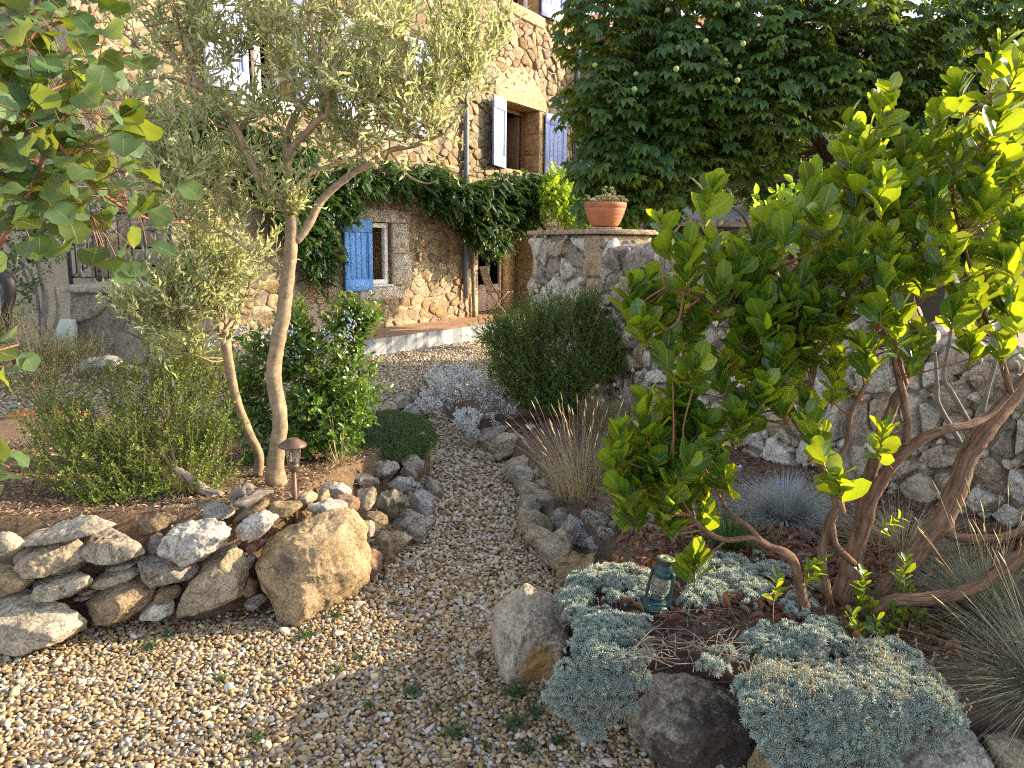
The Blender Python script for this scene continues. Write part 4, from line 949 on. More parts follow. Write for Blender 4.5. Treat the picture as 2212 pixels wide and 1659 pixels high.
 (2, [(1335,130),(1380,105),(1440,130),(1460,180),(1400,260),(1345,220)], 4.12, 'grey', GP, 'upright grey stone in the second row, near the lavender'),
 (2, [(1195,290),(1230,215),(1320,240),(1370,290),(1300,340),(1260,360)], 3.85, 'tan', GP, 'tan stone above the largest edging block'),
 (2, [(1260,340),(1290,270),(1400,260),(1530,340),(1540,370),(1430,400),(1400,490),(1310,460)], 3.65, 'tan', GP, 'largest block of the path edging, with a sloping face'),
 (2, [(1400,260),(1470,170),(1560,200),(1600,250),(1560,330),(1450,310)], 3.88, 'blue', GP, 'dark-topped grey stone behind the largest edging block'),
 (2, [(1560,310),(1590,285),(1690,290),(1750,330),(1700,395),(1600,385)], 3.7, 'blue', GP, 'square pale grey stone set back among fallen leaves'),
 (2, [(1410,440),(1440,375),(1600,380),(1680,420),(1600,470),(1490,500),(1440,550)], 3.42, 'ochre', GP, 'flat-topped ochre stone behind the standing rock'),
 (2, [(1600,440),(1640,420),(1770,440),(1760,480),(1640,490)], 3.45, 'tan', GP, 'thin tan stone half buried beside the flat-topped one'),
 (2, [(1430,620),(1480,490),(1570,470),(1560,560),(1500,640)], 3.2, 'ochre', GP, 'ochre stone touching the back of the standing rock'),
 (2, [(1000,860),(1040,680),(1145,540),(1250,540),(1340,590),(1440,700),(1530,790),(1480,900),(1400,1000),(1340,1170),(1100,1180),(1000,1140)], 2.74, 'stand', None, 'standing rock with ochre streaks at the near end of the right bed'),
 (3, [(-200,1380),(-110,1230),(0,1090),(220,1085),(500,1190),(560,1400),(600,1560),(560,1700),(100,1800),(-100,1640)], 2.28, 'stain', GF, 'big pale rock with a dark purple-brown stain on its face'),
 (3, [(600,1640),(640,1520),(870,1600),(880,1800),(600,1800)], 2.08, 'ochre', GF, 'ochre rock at the bottom edge under the silver cushion'),
 (3, [(1390,1570),(1560,1480),(1750,1440),(1900,1460),(2000,1560),(2010,1800),(1400,1800)], 2.02, 'white', GF, 'flat whitish rock at the bottom edge, right of the silver cushion'),
 (3, [(1950,1420),(2100,1410),(2280,1480),(2280,1800),(2030,1700)], 2.02, 'tan', GF, 'tan rock in the bottom right corner'),
 (5, [(455,990),(500,960),(560,960),(590,1010),(520,1040)], 7.0, 'white', GP, 'flat pale stone at the path edge under the silver shrub'),
 (5, [(410,920),(450,895),(500,900),(510,950),(430,980)], 7.35, 'grey', GP, 'grey stone at the far corner of the silver shrub'),
 (5, [(1190,1080),(1215,1068),(1245,1080),(1230,1100),(1200,1100)], 5.9, 'blue', None, 'small rounded blue-white pebble on the soil above the path edging'),
 (4, [(300,1560),(340,1535),(400,1530),(450,1580),(430,1620),(320,1620)], 3.5, 'grey', None, 'pale grey stone lying on the mulch at the left of the bed'),
]
EXTRA = {'boulder': [(-.42, -.9, .10, .17), (.66, -.75, .02, .17), (-.62, -.3, .72, .21), (.1, -.75, .62, .22)],
         'stand': [(.30, -.78, .55, .15), (-.72, -.66, .12, .15), (.12, -1, -.08, .13), (.72, -.45, .5, .17)], 'stain': [(0, -.95, .3, .16), (-.2, -.5, .85, .15), (.45, -.8, .2, .2)]}
def rock(zk, pts, Y, mt, group, label, i):
    px = np.array([zp(zk, *p) for p in pts]); Q = np.array([P(u, v, Y) for u, v in px])
    c = (Q.max(0)+Q.min(0))/2*.5+Q.mean(0)*.5
    q = Q[:, [0, 2]]-c[[0, 2]]
    ar = (q[:, 0]*np.roll(q[:, 1], -1)-np.roll(q[:, 0], -1)*q[:, 1]).sum()
    if ar < 0: q = q[::-1]
    e = np.roll(q, -1, 0)-q; n2 = np.stack([e[:, 1], -e[:, 0]], -1); L = np.linalg.norm(n2, axis=1); n2 = n2/L[:, None]; d2 = (q*n2).sum(1)
    w_ = np.ptp(q[:, 0]); h_ = np.ptp(q[:, 1]); r_ = np.random.default_rng(100+i)
    th = min(max(.44*math.sqrt(w_*h_), .05), .22); Nn = []; dd = []
    for (a, b), d in zip(n2, d2):
        if d <= .004: d = .004
        up = b > .5; lo, hi = ((-.55, -.15) if up else (-.05, .35) if b > -.3 else (.05, .45))
        ti = r_.uniform(lo, hi)*(-1 if up else 1)
        ti = math.copysign(min(abs(ti), math.asin(min(.6, .34*d/th))), ti)
        # planes lean so that the near side tapers; the widest outline stays at the stone's middle
        Nn.append((a*math.cos(ti), -math.sin(ti), b*math.cos(ti))); dd.append(max(.25*d, d*math.cos(ti)-.5*th*abs(math.sin(ti))))
    for _ in range(3):
        v = np.array([r_.normal(0, .33), -1, r_.normal(.12, .3)]); Nn.append(v/np.linalg.norm(v)); dd.append(th*r_.uniform(.75, 1.05))
    Nn.append((r_.normal(0, .2), 1, r_.normal(0, .2))); dd.append(th*.42); Nn.append((r_.normal(0, .4), 1, .5)); dd.append(th*.5)
    for e_ in EXTRA.get(mt, ()): Nn.append(e_[:3]); dd.append(e_[3])
    for _ in range(9):
        v = nrm(r_.normal(0, 1, 3)); Nn.append(v); dd.append(max(.02, np.abs(v[0])*w_*.5+np.abs(v[2])*h_*.5+abs(v[1])*th)*r_.uniform(.80, .98))
    sz = math.sqrt(w_*h_); big = sz > .16
    V, F = polytope(np.array(Nn), np.array(dd), 5 if sz > .22 else 4 if big else 3, 45, min(.05*sz+.003, .02), 2.6/sz, 7.7*i, .7)
    if big: V = V+nrm(V)*(.014*fbm(V*11+i, 6)+.011*(.5-2*np.abs(fbm(V*17+i, 5))))[:, None]
    V *= (1.06 if big else 1.14)*(1.2 if group == GP else 1.0)
    g = G(); g.add(V+c, F)
    o = g.build('boulder' if sz > .34 else 'rock', RK[mt], None, origin=c)
    tag(o, label, 'boulder' if sz > .34 else 'rock', group); return o
for i, (zk, pts, Y, mt, gr, lb) in enumerate(RL): rock(zk, pts, Y, mt, gr, lb, i)
# ------------------------------------------------------------------ leaf materials
L_ = {
 'olive': leaf_mat('olive_leaf', [(.10, .13, .05), (.24, .28, .11), (.46, .48, .27), (.58, .59, .41), (.17, .21, .08)], (.68, .70, .28), .45, .45, .4),
 'arbutus': leaf_mat('strawberry_tree_leaf', [(.014, .05, .014), (.022, .08, .016), (.042, .125, .018), (.065, .15, .02)], (.50, .60, .016), .44, .28, .55, rib=(.14, .22, .06), ribw=.045),
 'chestnut': leaf_mat('chestnut_leaf', [(.03, .07, .025), (.045, .105, .034), (.065, .135, .04)], (.34, .46, .02), .34, .36, .5, rib=(.07, .13, .04), ribw=.04),
 'wisteria': leaf_mat('wisteria_leaf', [(.012, .038, .010), (.02, .06, .014), (.034, .09, .017)], (.16, .28, .015), .25, .45, .35),
 'lime': leaf_mat('sunlit_lime_leaf', [(.17, .32, .025), (.23, .40, .04), (.28, .44, .07)], (.55, .70, .05), .45, .45, .3),  # lime tone puts sunlight into the leaf colour of the wisteria's lit part
 'mahonia': leaf_mat('berry_shrub_leaf', [(.03, .085, .015), (.06, .15, .022), (.10, .20, .03), (.13, .23, .03)], (.26, .40, .03), .3, .25, .6, rib=(.16, .24, .06)),
 'small': leaf_mat('box_leaf', [(.05, .11, .015), (.10, .18, .02), (.18, .26, .035), (.14, .21, .028)], (.28, .36, .02), .3, .4, .4),
 'cotinus': leaf_mat('smoke_bush_leaf', [(.03, .075, .03), (.055, .115, .05), (.09, .16, .075), (.05, .075, .015)], (.34, .40, .025), .38, .5, .3, rib=(.17, .20, .10), ribw=.018),
 'shrub': leaf_mat('dark_shrub_leaf', [(.04, .10, .018), (.075, .17, .026), (.14, .25, .04)], (.22, .36, .035), .33, .5, .3),
 'silver': leaf_mat('dusty_leaf', [(.72, .74, .73), (.82, .84, .83), (.88, .89, .88)], (.8, .8, .77), .35, .8, .1),
 'artem': leaf_mat('silver_carpet_leaf', [(.42, .50, .45), (.52, .60, .55), (.62, .68, .62), (.47, .56, .53)], (.5, .56, .46), .3, .8, .15),
 'artem_b': leaf_mat('silver_carpet_dry', [(.36, .38, .31), (.44, .44, .37), (.42, .42, .40)], (.34, .35, .25), .2, .8, .1),
 'fest': leaf_mat('blue_grass', [(.28, .32, .32), (.38, .43, .44), (.47, .51, .51), (.32, .31, .24)], (.2, .24, .22), .2, .7, .2),
 'fest_g': leaf_mat('grey_grass', [(.13, .16, .11), (.20, .22, .155), (.31, .29, .19), (.16, .19, .145)], (.2, .22, .12), .2, .7, .2),
 'straw': leaf_mat('straw', [(.34, .27, .16), (.50, .42, .27), (.42, .33, .19), (.58, .51, .36)], (.4, .3, .12), .3, .7, .2),
 'strap': leaf_mat('strap_leaf', [(.02, .06, .014), (.035, .09, .02)], (.1, .2, .03), .25, .4, .5),
 'greygreen': leaf_mat('grey_green_leaf', [(.16, .19, .13), (.22, .25, .18), (.28, .30, .22)], (.2, .24, .12), .2, .8, .1),
 'thyme': leaf_mat('thyme_leaf', [(.06, .11, .035), (.10, .16, .05), (.14, .20, .07)], (.1, .15, .03), .2, .6, .2),
 'juniper': leaf_mat('juniper_leaf', [(.03, .075, .03), (.05, .11, .045), (.08, .15, .06)], (.12, .2, .05), .25, .6, .2),
 'weed': leaf_mat('weed_leaf', [(.06, .10, .05), (.10, .15, .07)], (.15, .25, .05), .3, .5, .3),
 'dead': leaf_mat('dead_leaf', [(.11, .045, .025), (.19, .085, .05), (.25, .14, .085), (.15, .06, .035), (.09, .05, .04)], (.25, .1, .04), .15, .6, .3),
 'bits': leaf_mat('mulch_bits', [(.12, .07, .04), (.26, .17, .10), (.36, .27, .18), (.20, .11, .06), (.42, .34, .25)], (.2, .1, .05), .05, .8, .15),
 'succ': leaf_mat('succulent_leaf', [(.24, .31, .15), (.34, .38, .20), (.42, .40, .24)], (.3, .32, .12), .25, .5, .3),
}
B_ = {
 'olive': bark_mat('olive_bark', (.20, .145, .09), (.36, .275, .185), 26, 34, .35, .006),
 'arb': bark_mat('shredding_bark', (.105, .055, .035), (.30, .185, .125), 95, 11, 1.0, .014),
 'twig': plain('brown_twig', (.20, .13, .08), .8),
 'red': plain('reddish_stem', (.22, .10, .055), .6),
 'dark': bark_mat('dark_bark', (.05, .038, .03), (.11, .085, .065), 40, 8, .7, .02),
 'grey': bark_mat('grey_bark', (.17, .145, .125), (.30, .265, .24), 30, 12, .5, .006),
 'drift': bark_mat('weathered_wood', (.16, .13, .11), (.48, .44, .40), 60, 7, .8, .01),
}
ovate = leaf_t([.04, .32, .47, .5, .44, .28, .02], .22, .18)
obov = leaf_t([.05, .22, .38, .48, .5, .40, .03], .12, .14, .03)
roundl = leaf_t([.05, .34, .52, .59, .57, .42, .08], .16, .30, .14)
lance = leaf_s(.5, .45, .25, .15)
def palm():
    parts = []
    for k in range(6):
        a = (k-2.5)*.62; s = [.62, .85, 1, 1, .85, .62][k]
        parts.append(place_t(leaf_t([.04, .18, .36, .5, .33, .02], .25, .30), (0, 0, 0), (math.sin(a), math.cos(a), -.18), (0, 0, 1), s*.44, s))
    return merge_t(parts)
PALM = palm()
def pinnate(n=6):
    parts = []
    for k in range(n):
        t = .15+.8*k/n
        for sg in (-1, 1): parts.append(place_t(leaf_s(.5, .4, .2, .3), (0, t, -.25*t*t), (sg*.8, .5, -.12), (0, -.1, 1), .17, .36*(1-.35*t)))
    parts.append(place_t(leaf_s(.5, .4, .2, .2), (0, .95, -.23), (0, 1, -.3), (0, .3, 1), .16, .26)); return merge_t(parts)
PINN = pinnate()
def feathery(n, spread=1.0, w_=.10):
    parts = []; r_ = np.random.default_rng(3)
    for k in range(n):
        a = k*2.4; el = math.acos(1-(k+.5)/n*spread)
        d = (math.cos(a)*math.sin(el), math.sin(a)*math.sin(el), math.cos(el)+.08)
        parts.append(place_t(leaf_s(.5, .7, .3, -.1), (0, 0, 0), d, (-d[0]*.5, -d[1]*.5, 1.01), w_*r_.uniform(.8, 1.3), r_.uniform(.65, 1.1)))
    return merge_t(parts)
FEATH = feathery(20, 1.05, .14); FLOWER = feathery(14, 1.2, .34)
def blobpts(blobs, n):
    """points spread through ellipsoids given as (u, v, ru, rv, Y, depth radius, weight)"""
    wts = np.array([b[6] for b in blobs], float); ids = rng.choice(len(blobs), n, p=wts/wts.sum()); out = np.zeros((n, 3)); cen = np.zeros((n, 3))
    q = ball(n)
    for i, b in enumerate(blobs):
        k = ids == i
        if not k.any(): continue
        c = P(b[0], b[1], b[4]); s = b[4]/FPX
        out[k] = c+q[k]*np.array([b[2]*s, b[5], b[3]*s]); cen[k] = c
    return out, cen
def pix(pts, Y):
    """skeleton given in picture pixels (with optional own depth) -> points"""
    return np.array([P(p[0], p[1], p[2] if len(p) > 2 else Y) for p in pts])
def sub_branches(gt, skel, pts, r0, r1, n=4):
    """thin branches from the nearest place on the skeleton to each point"""
    out = []
    for p in pts:
        k = skel[np.argmin(((skel-p)**2).sum(1)+.15*np.maximum(0, skel[:, 2]-p[2]+.1)**2*8)]
        L = np.linalg.norm(p-k)
        if L < .03: continue
        m1 = k+(p-k)*.4+rng.normal(0, .06, 3)*L+np.array([0, 0, -.05*L]); m2 = k+(p-k)*.75+rng.normal(0, .06, 3)*L
        out.append(tube(gt, [k, m1, m2, p], [r0, r0*.8, r0*.5, r1], n, 4, cap=False))
    return out
# ------------------------------------------------------------------ olive tree
def olive(name, label, Y, trunks, blobs, nsub, ntw, per, seed_lean=(0, 0, 1)):
    base = P(trunks[0][0][0][0], trunks[0][0][0][1], Y)
    t = thing(name, label, 'tree', base); g = G(); sk = []
    for pts, rp, yend in trunks:
        n = len(pts); q = np.array([P(a, b, Y+(yend)*(i/(n-1))) for i, (a, b) in enumerate(pts)])
        r = np.array(rp)*Y/FPX
        r = np.interp(np.linspace(0, len(r)-1, n), np.arange(len(r)), r)
        sk.append(tube(g, q, r, 14, 8, .055))
    g.build('trunk', B_['olive'], t)
    SK = np.vstack([s[len(s)//3:] if i == 0 else s for i, s in enumerate(sk)])
    gt = G(); gl = G()
    sp, _ = blobpts(blobs, nsub)
    br = sub_branches(gt, SK, sp, .0055, .002, 5)
    allb = np.vstack([b[len(b)//4:] for b in br])
    bp, cen = blobpts(blobs, ntw)
    # each shoot starts on a thin branch close to its own place
    idx = np.array([np.argmin(((allb-p)**2).sum(1)) for p in bp]); st = allb[idx]
    d = bp-st; L = np.linalg.norm(d, axis=1); far = L > .22
    st = np.where(far[:, None], bp-nrm(d)*.16, st)
    hub = allb[idx][far]; prisms(gt, hub, st[far], np.full(far.sum(), .0022), np.full(far.sum(), .0016))
    d = nrm(nrm(bp-st)*.6+np.array(seed_lean)*.8+rng.normal(0, .35, (ntw, 3)))
    twigs(gl, gt, st, d, rng.uniform(.14, .30, ntw), lance, per, .064, .0165, 36, .0013, .22, whorl=1, rnd=.9)
    gt.build('twigs', B_['olive'], t); gl.build('crown', L_['olive'], t); return t
TR = [
 ([(598,1052),(594,1000),(605,909),(591,819),(598,747),(612,675),(623,585),(628,533),(630,468)], [25,18.5,17,16.5,15.5,15.5,14,14,12.5], 0),
 ([(630,470),(612,443),(562,389),(529,324),(511,281),(464,216),(425,187),(378,169),(342,167),(306,176),(284,202)], [11.5,10,9,8,7.5,6.5,5,4,3,2.4,1.6], -.15),
 ([(464,216),(421,169),(360,104),(310,50),(270,-30)], [5,4,3,2,1.2], .2),
 ([(630,472),(631,425),(618,342),(626,281),(644,238),(668,205),(690,120),(700,20),(720,-90)], [12,10,9,8,7,6,4.5,3,1.5], .25),
 ([(618,342),(637,313),(684,263),(709,238),(690,150),(677,97),(660,0),(650,-80)], [7.5,7,6.5,6,4.5,3.5,2.5,1.2], -.2),
 ([(634,505),(641,518),(666,486),(695,432),(756,378),(796,356),(845,324),(899,313),(956,288),(974,272),(1010,230)], [9,9.5,9.5,8.5,7.5,7,6,5,4,3.4,2], .1),
 ([(956,288),(966,250),(972,200),(990,120)], [3.6,3,2.2,1.2], .3),
 ([(632,430),(640,410),(666,378),(720,356),(774,335),(830,290),(860,200)], [5,5,5,4.4,3.8,3,1.5], .3),
 ([(619,592),(576,558),(540,540),(486,504),(450,490),(380,470)], [6,4.5,3.6,3,2.4,1.4], -.1),
 ([(845,330),(880,378),(920,396),(945,390)], [2.6,2.2,1.8,1.2], -.15),
 ([(425,187),(400,120),(385,40),(390,-60)], [3,2.6,2,1.2], .1),
]
OB = [(340,50,120,110,3.7,.3,1.1),(470,60,150,120,3.9,.4,1.6),(600,60,150,130,3.9,.45,1.9),(740,80,150,140,3.9,.45,2.1),(880,110,150,130,3.8,.4,2.0),(990,120,90,100,3.8,.3,1.0),
      (820,225,150,70,3.7,.35,1.5),(930,255,90,55,3.7,.25,.8),(700,190,110,70,3.7,.3,1.0),(380,290,110,90,3.6,.3,1.1),(470,370,110,80,3.7,.3,1.1),(330,400,90,60,3.5,.25,.6),(540,250,80,60,3.6,.3,.6),(560,450,70,45,3.7,.2,.35),
      (760,310,70,35,3.7,.2,.5),(690,345,45,35,3.7,.2,.3),(900,380,55,25,3.6,.15,.3),(685,460,40,40,3.65,.15,.25),(560,545,40,30,3.6,.15,.2),(420,480,80,45,3.6,.25,.5),(1080,130,60,60,3.8,.2,.35),
      (600,-120,220,90,3.9,.5,1.3),(850,-80,160,90,3.9,.45,1.1),(400,-80,120,90,3.8,.4,.6),(620,400,40,30,3.7,.15,.2)]
olive('olive_tree', 'slender olive tree with silvery leaves and a smooth pale trunk, taller than its neighbour', 3.67, TR, OB, 130, 1250, 13)
TR2 = [([(557,1026),(560,985),(540,940),(512,870),(497,800),(488,740),(484,712)], [11,10,9.5,10.5,10,10.5,11.5], 0),
       ([(486,735),(499,720),(502,708)], [6,5.5,5], -.04), ([(485,735),(474,715),(468,690),(440,640),(400,600)], [5,3.5,2.5,2,1.2], -.12), ([(486,715),(486,680),(470,600),(460,540)], [3,2.5,2,1.2], .05),
       ([(470,712),(420,720),(360,700),(300,680),(255,660)], [2.6,2.2,2,1.6,1], -.2), ([(484,712),(520,660),(545,600)], [2.6,2,1.2], 0)]
OB2 = [(440,600,90,70,3.75,.2,1.2),(500,610,55,70,3.8,.18,.9),(400,660,80,55,3.7,.2,.9),(330,660,70,50,3.65,.2,.7),(350,720,70,45,3.65,.2,.6),(440,540,50,60,3.8,.15,.5),(280,690,40,50,3.55,.12,.25),(470,690,60,30,3.75,.15,.6),(400,760,60,40,3.7,.15,.4)]
olive('young_olive', 'short pollarded olive stem with a low tuft of leaves, left of the taller olive', 3.85, TR2, OB2, 50, 310, 12)
# ------------------------------------------------------------------ strawberry tree
tb = np.array([1.17, 2.56, hR(1.17, 2.56)])
tree = thing('strawberry_tree', 'spreading strawberry tree with backlit glossy leaves and shredding reddish brown trunks', 'tree', tb)
def zz(k, L): return [(*zp(k, a, b), *r) for a, b, *r in L]
AS = [
 (zz(3,[(1290,730,2.62),(1420,560,2.62),(1520,430,2.62),(1640,280,2.64),(1730,170,2.66)])+zz(6,[(1800,1475,2.68),(1870,1280,2.7),(1960,1130,2.72),(2100,960,2.76),(2250,800,2.8),(2420,600,2.86),(2560,420,2.9)]), [27,25,25,24,24,23,22,22,21,18,15,10]),
 (zz(3,[(1075,760,2.56),(1130,600,2.56),(1180,430,2.57),(1230,230,2.58)])+zz(6,[(1250,1560,2.58),(1310,1300,2.6),(1380,1080,2.62),(1440,930,2.63),(1490,830,2.64),(1530,700,2.66),(1560,560,2.68)]), [25,24,22,19,16,14,13,12,10,7,5]),
 (zz(3,[(1200,400,2.58),(1260,200,2.56)])+zz(6,[(1290,1540,2.55),(1380,1370,2.54),(1490,1240,2.53),(1600,1160,2.53),(1750,1100,2.54),(1880,1075,2.56),(2010,1010,2.6),(2130,880,2.62),(2260,720,2.62)]), [16,15,15,14,14,12,10,9,8,7,4]),
 (zz(6,[(1500,1190,2.53),(1515,1080,2.53),(1495,960,2.53),(1480,860,2.54),(1440,720,2.55),(1420,560,2.56)]), [9,8,9,8,6,4]),
 (zz(3,[(1060,760,2.5),(1020,560,2.5),(1000,380,2.5),(1040,200,2.48),(1090,100,2.47)])+zz(6,[(1110,1590,2.47),(1060,1420,2.46),(1000,1320,2.45),(930,1180,2.44),(850,1070,2.44),(780,970,2.44),(740,880,2.44),(700,760,2.45)]), [12,10,10,10,11,12,11,9,6,6,5,4,3]),
 (zz(3,[(1190,430,2.52),(1090,330,2.48),(1060,200,2.47)]), [8,7.5,7]),
 (zz(6,[(1120,1600,2.47),(1000,1330,2.45),(1030,1260,2.44),(1110,1250,2.43),(1150,1180,2.43),(1175,1000,2.42),(1230,900,2.42),(1280,780,2.42),(1310,640,2.42),(1330,500,2.44)]), [7,7,6,5.5,5.5,5.5,5,5,4.5,3]),
 (zz(6,[(870,1090,2.44),(820,960,2.44),(780,800,2.43),(770,640,2.43),(730,480,2.44)]), [5,4.5,4,3.5,2]),
 (zz(6,[(935,970,2.46),(940,830,2.46),(960,720,2.46),(940,560,2.46)]), [4.5,4.5,4,2.5]),
 (zz(3,[(915,720,2.46),(880,640,2.44),(850,480,2.42),(800,380,2.40),(690,330,2.39),(600,280,2.38),(520,282,2.38),(430,290,2.37),(330,255,2.36),(240,180,2.35),(180,90,2.35),(100,-60,2.35)]), [12,11,11,10,8,6.5,6,5.5,5,4,3,2]),
 (zz(3,[(630,290,2.38),(560,210,2.38),(490,160,2.38),(430,100,2.38),(380,20,2.38)]), [5.5,5,4,3.5,2]),
 (zz(3,[(1215,800,2.5),(1300,730,2.44),(1430,655,2.40),(1650,645,2.37),(1900,580,2.35),(2100,450,2.34),(2260,330,2.34)]), [13,15,15,14,14,14,13]),
 (zz(3,[(1730,250,2.66),(1800,275,2.68),(1950,280,2.7),(2100,270,2.72),(2260,215,2.75)]), [9,10,10,10,9]),
 (zz(6,[(1230,930,2.5),(1000,700,2.46),(700,500,2.44),(450,380,2.42),(250,300,2.40),(60,250,2.4)]), [6,6,5,4,3.5,2]),
 (zz(6,[(1500,830,2.6),(1400,500,2.6),(1250,250,2.6),(1100,50,2.6)])+[(1840,420,2.6),(1860,300,2.6)], [7,6,5,4,3,2]),
 (zz(6,[(2130,880,2.62),(2050,600,2.6),(1950,350,2.58),(1880,100,2.56)])+[(2060,440,2.56),(2050,350,2.56)], [8,6,5,4,3,2]),
 (zz(6,[(1000,560,2.46),(850,300,2.46),(650,100,2.46)])+[(1600,460,2.46),(1530,440,2.46)], [5,4,3.5,3,2]),
]
g = G(); sk = []
for pts, rp in AS:
    q = pix(pts, 2.5); r = np.interp(np.linspace(0, len(rp)-1, len(q)), np.arange(len(rp)), np.array(rp)*2.5/FPX)
    sk.append(tube(g, q, r, 14, 7, .075))
g.build('trunk', B_['arb'], tree)
g = G()
for pts in (zz(6,[(1830,1180,3.0),(1700,950,3.0),(1690,830,3.0),(1680,640,3.0)]), zz(6,[(1880,1060,2.95),(1780,880,2.95),(1730,790,2.95),(1760,600,2.95),(1790,420,2.95)]), zz(6,[(1960,1000,3.0),(2010,800,3.0),(2060,620,3.0),(2080,420,3.0)])):
    tube(g, pix(pts, 3), [.011, .009, .008, .005], 8, 6, .05)
g.build('grey_stems', B_['grey'], tree)
SK = np.vstack(sk)
tips = [(1525,415),(1440,505),(1352,630),(1395,625),(1480,610),(1560,640),(1600,570),(1700,470),(1750,420),(1720,620),(1650,680),(1790,690),(1895,235),(1825,350),(1860,420),(1910,400),(1960,330),(2010,310),(2070,330),(2090,430),(2145,400),(2150,540),(2195,470),(2165,270),(2195,150),(2140,130),
 (1500,720),(1440,750),(1560,790),(1620,780),(1460,840),(1520,900),(1585,930),(1640,850),(1400,890),(1345,950),(1420,980),(1480,1000),(1330,1040),(1400,1060),(1450,1110),(1520,1090),(1497,1195),(1765,945),(1820,1020),(1910,940),(1980,760),(1950,700),(2050,640),(2100,740),(2190,660),(1800,820),(1870,750),(1700,800),(1750,890),
 (1400,700),(1660,600),(1770,560),(1850,540),(1920,560),(2000,520),(1600,700),(1680,740),(1900,640),(2050,560),(1540,540),(1480,560),(1640,520),(1590,860),(1540,980),(1370,1010),(1430,930),(1560,1030),(1360,1090),(1480,1060),(1950,480),(2110,620),(2180,740),(2010,430),(1780,470),(1740,760),(1830,620),(1620,900),(1680,860),(1500,800),(1380,960)]
gl = G(); gt = G()
T0 = np.array([P(u+rng.normal(0, 6), v+rng.normal(0, 6), rng.uniform(2.28, 2.5)) for u, v in tips])
fb = [(1560,700,170,130,2.55,.28,2.4),(1750,620,170,150,2.6,.3,2.6),(1920,520,140,170,2.6,.3,2.2),(2080,500,140,190,2.65,.35,2.2),(2160,240,90,140,2.75,.3,1.0),(1500,920,130,90,2.5,.22,1.1),(1420,1030,90,70,2.4,.18,.9),(1880,330,60,80,2.6,.15,.5),(2150,680,80,70,2.7,.25,.7),(1620,540,120,70,2.6,.2,.8),(2330,350,130,300,2.9,.4,1.6)]
T1, _ = blobpts(fb, 165)
T = np.vstack([T0, T1])
br = sub_branches(gt, SK, T-np.array([0, 0, .06]), .0042, .0026, 6)
n = len(T); d = nrm(np.array([0, 0, 1.])+rng.normal(0, .28, (n, 3))+np.array([-.1, -.12, 0]))
twigs(gl, gt, T-d*.10, d, rng.uniform(.12, .17, n), obov, 16, .100, .060, 42, .0028, .1)
# young shoots at the foot
sp = [(zp(3, 1410, 190), 2.5), (zp(3, 1490, 480), 2.42), (zp(3, 940, 440), 2.42), (zp(3, 920, 520), 2.42), (zp(3, 1255, 540), 2.45), (zp(3, 1250, 620), 2.42), (zp(3, 1290, 700), 2.42), (zp(3, 720, 590), 2.3), (zp(3, 1180, 800), 2.32), (zp(3, 1330, 800), 2.34), (zp(3, 1420, 770), 2.36), (zp(3, 1500, 780), 2.4), (zp(3, 1580, 790), 2.42), (zp(3, 1500, 880), 2.34), (zp(3, 1330, 880), 2.3), (zp(3, 1510, 590), 2.45), (zp(3, 1220, 860), 2.3)]
S = np.array([P(*p, y) for p, y in sp]); d = nrm(np.array([0, -.15, 1.])+rng.normal(0, .25, (len(S), 3)))
twigs(gl, gt, S-d*.05, d, .09, obov, 12, .052, .024, 55, .002, .1)
prisms(gt, np.array([[s[0]+.02, s[1]+.03, hR(s[0], s[1])-.02] for s in S]), S-d*.05, np.full(len(S), .0028), np.full(len(S), .002))
gt.build('twigs', B_['red'], tree); gl.build('foliage', L_['arbutus'], tree)
# ------------------------------------------------------------------ chestnut
ch = thing('chestnut_tree', 'large dark horse chestnut with broad fingered leaves behind the garden wall', 'tree', (4.9, 11.5, 0))
g = G(); k1 = tube(g, [(4.9, 11.5, -.1), (4.85, 11.5, 1.2), (4.9, 11.4, 2.6), (5.1, 11.3, 4.2), (5.2, 11.2, 6.0)], [.3, .24, .2, .15, .07], 14, 6, .05)
sk = [k1]
for a in ([(4.88, 11.4, 2.4), (4.0, 10.9, 3.2), (2.9, 10.3, 3.6), (1.9, 9.8, 3.7)], [(4.9, 11.4, 3.0), (4.2, 10.4, 4.0), (3.4, 9.4, 4.4)], [(4.9, 11.4, 2.7), (6.0, 11.0, 3.6), (7.4, 10.5, 4.2)], [(5.0, 11.3, 3.6), (4.0, 11.8, 4.8), (2.6, 12.2, 5.4)], [(5.0, 11.3, 3.9), (6.2, 10.6, 5.0), (7.2, 10.0, 5.6)], [(4.88, 11.4, 2.0), (4.2, 10.8, 2.4), (3.2, 10.1, 2.5), (2.4, 9.6, 2.3)], [(4.95, 11.4, 4.4), (4.5, 10.2, 5.4), (4.4, 9.2, 5.8)]): sk.append(tube(g, a, [.11, .08, .05, .025][:len(a)], 9, 7, .05))
g.build('trunk', B_['dark'], ch)
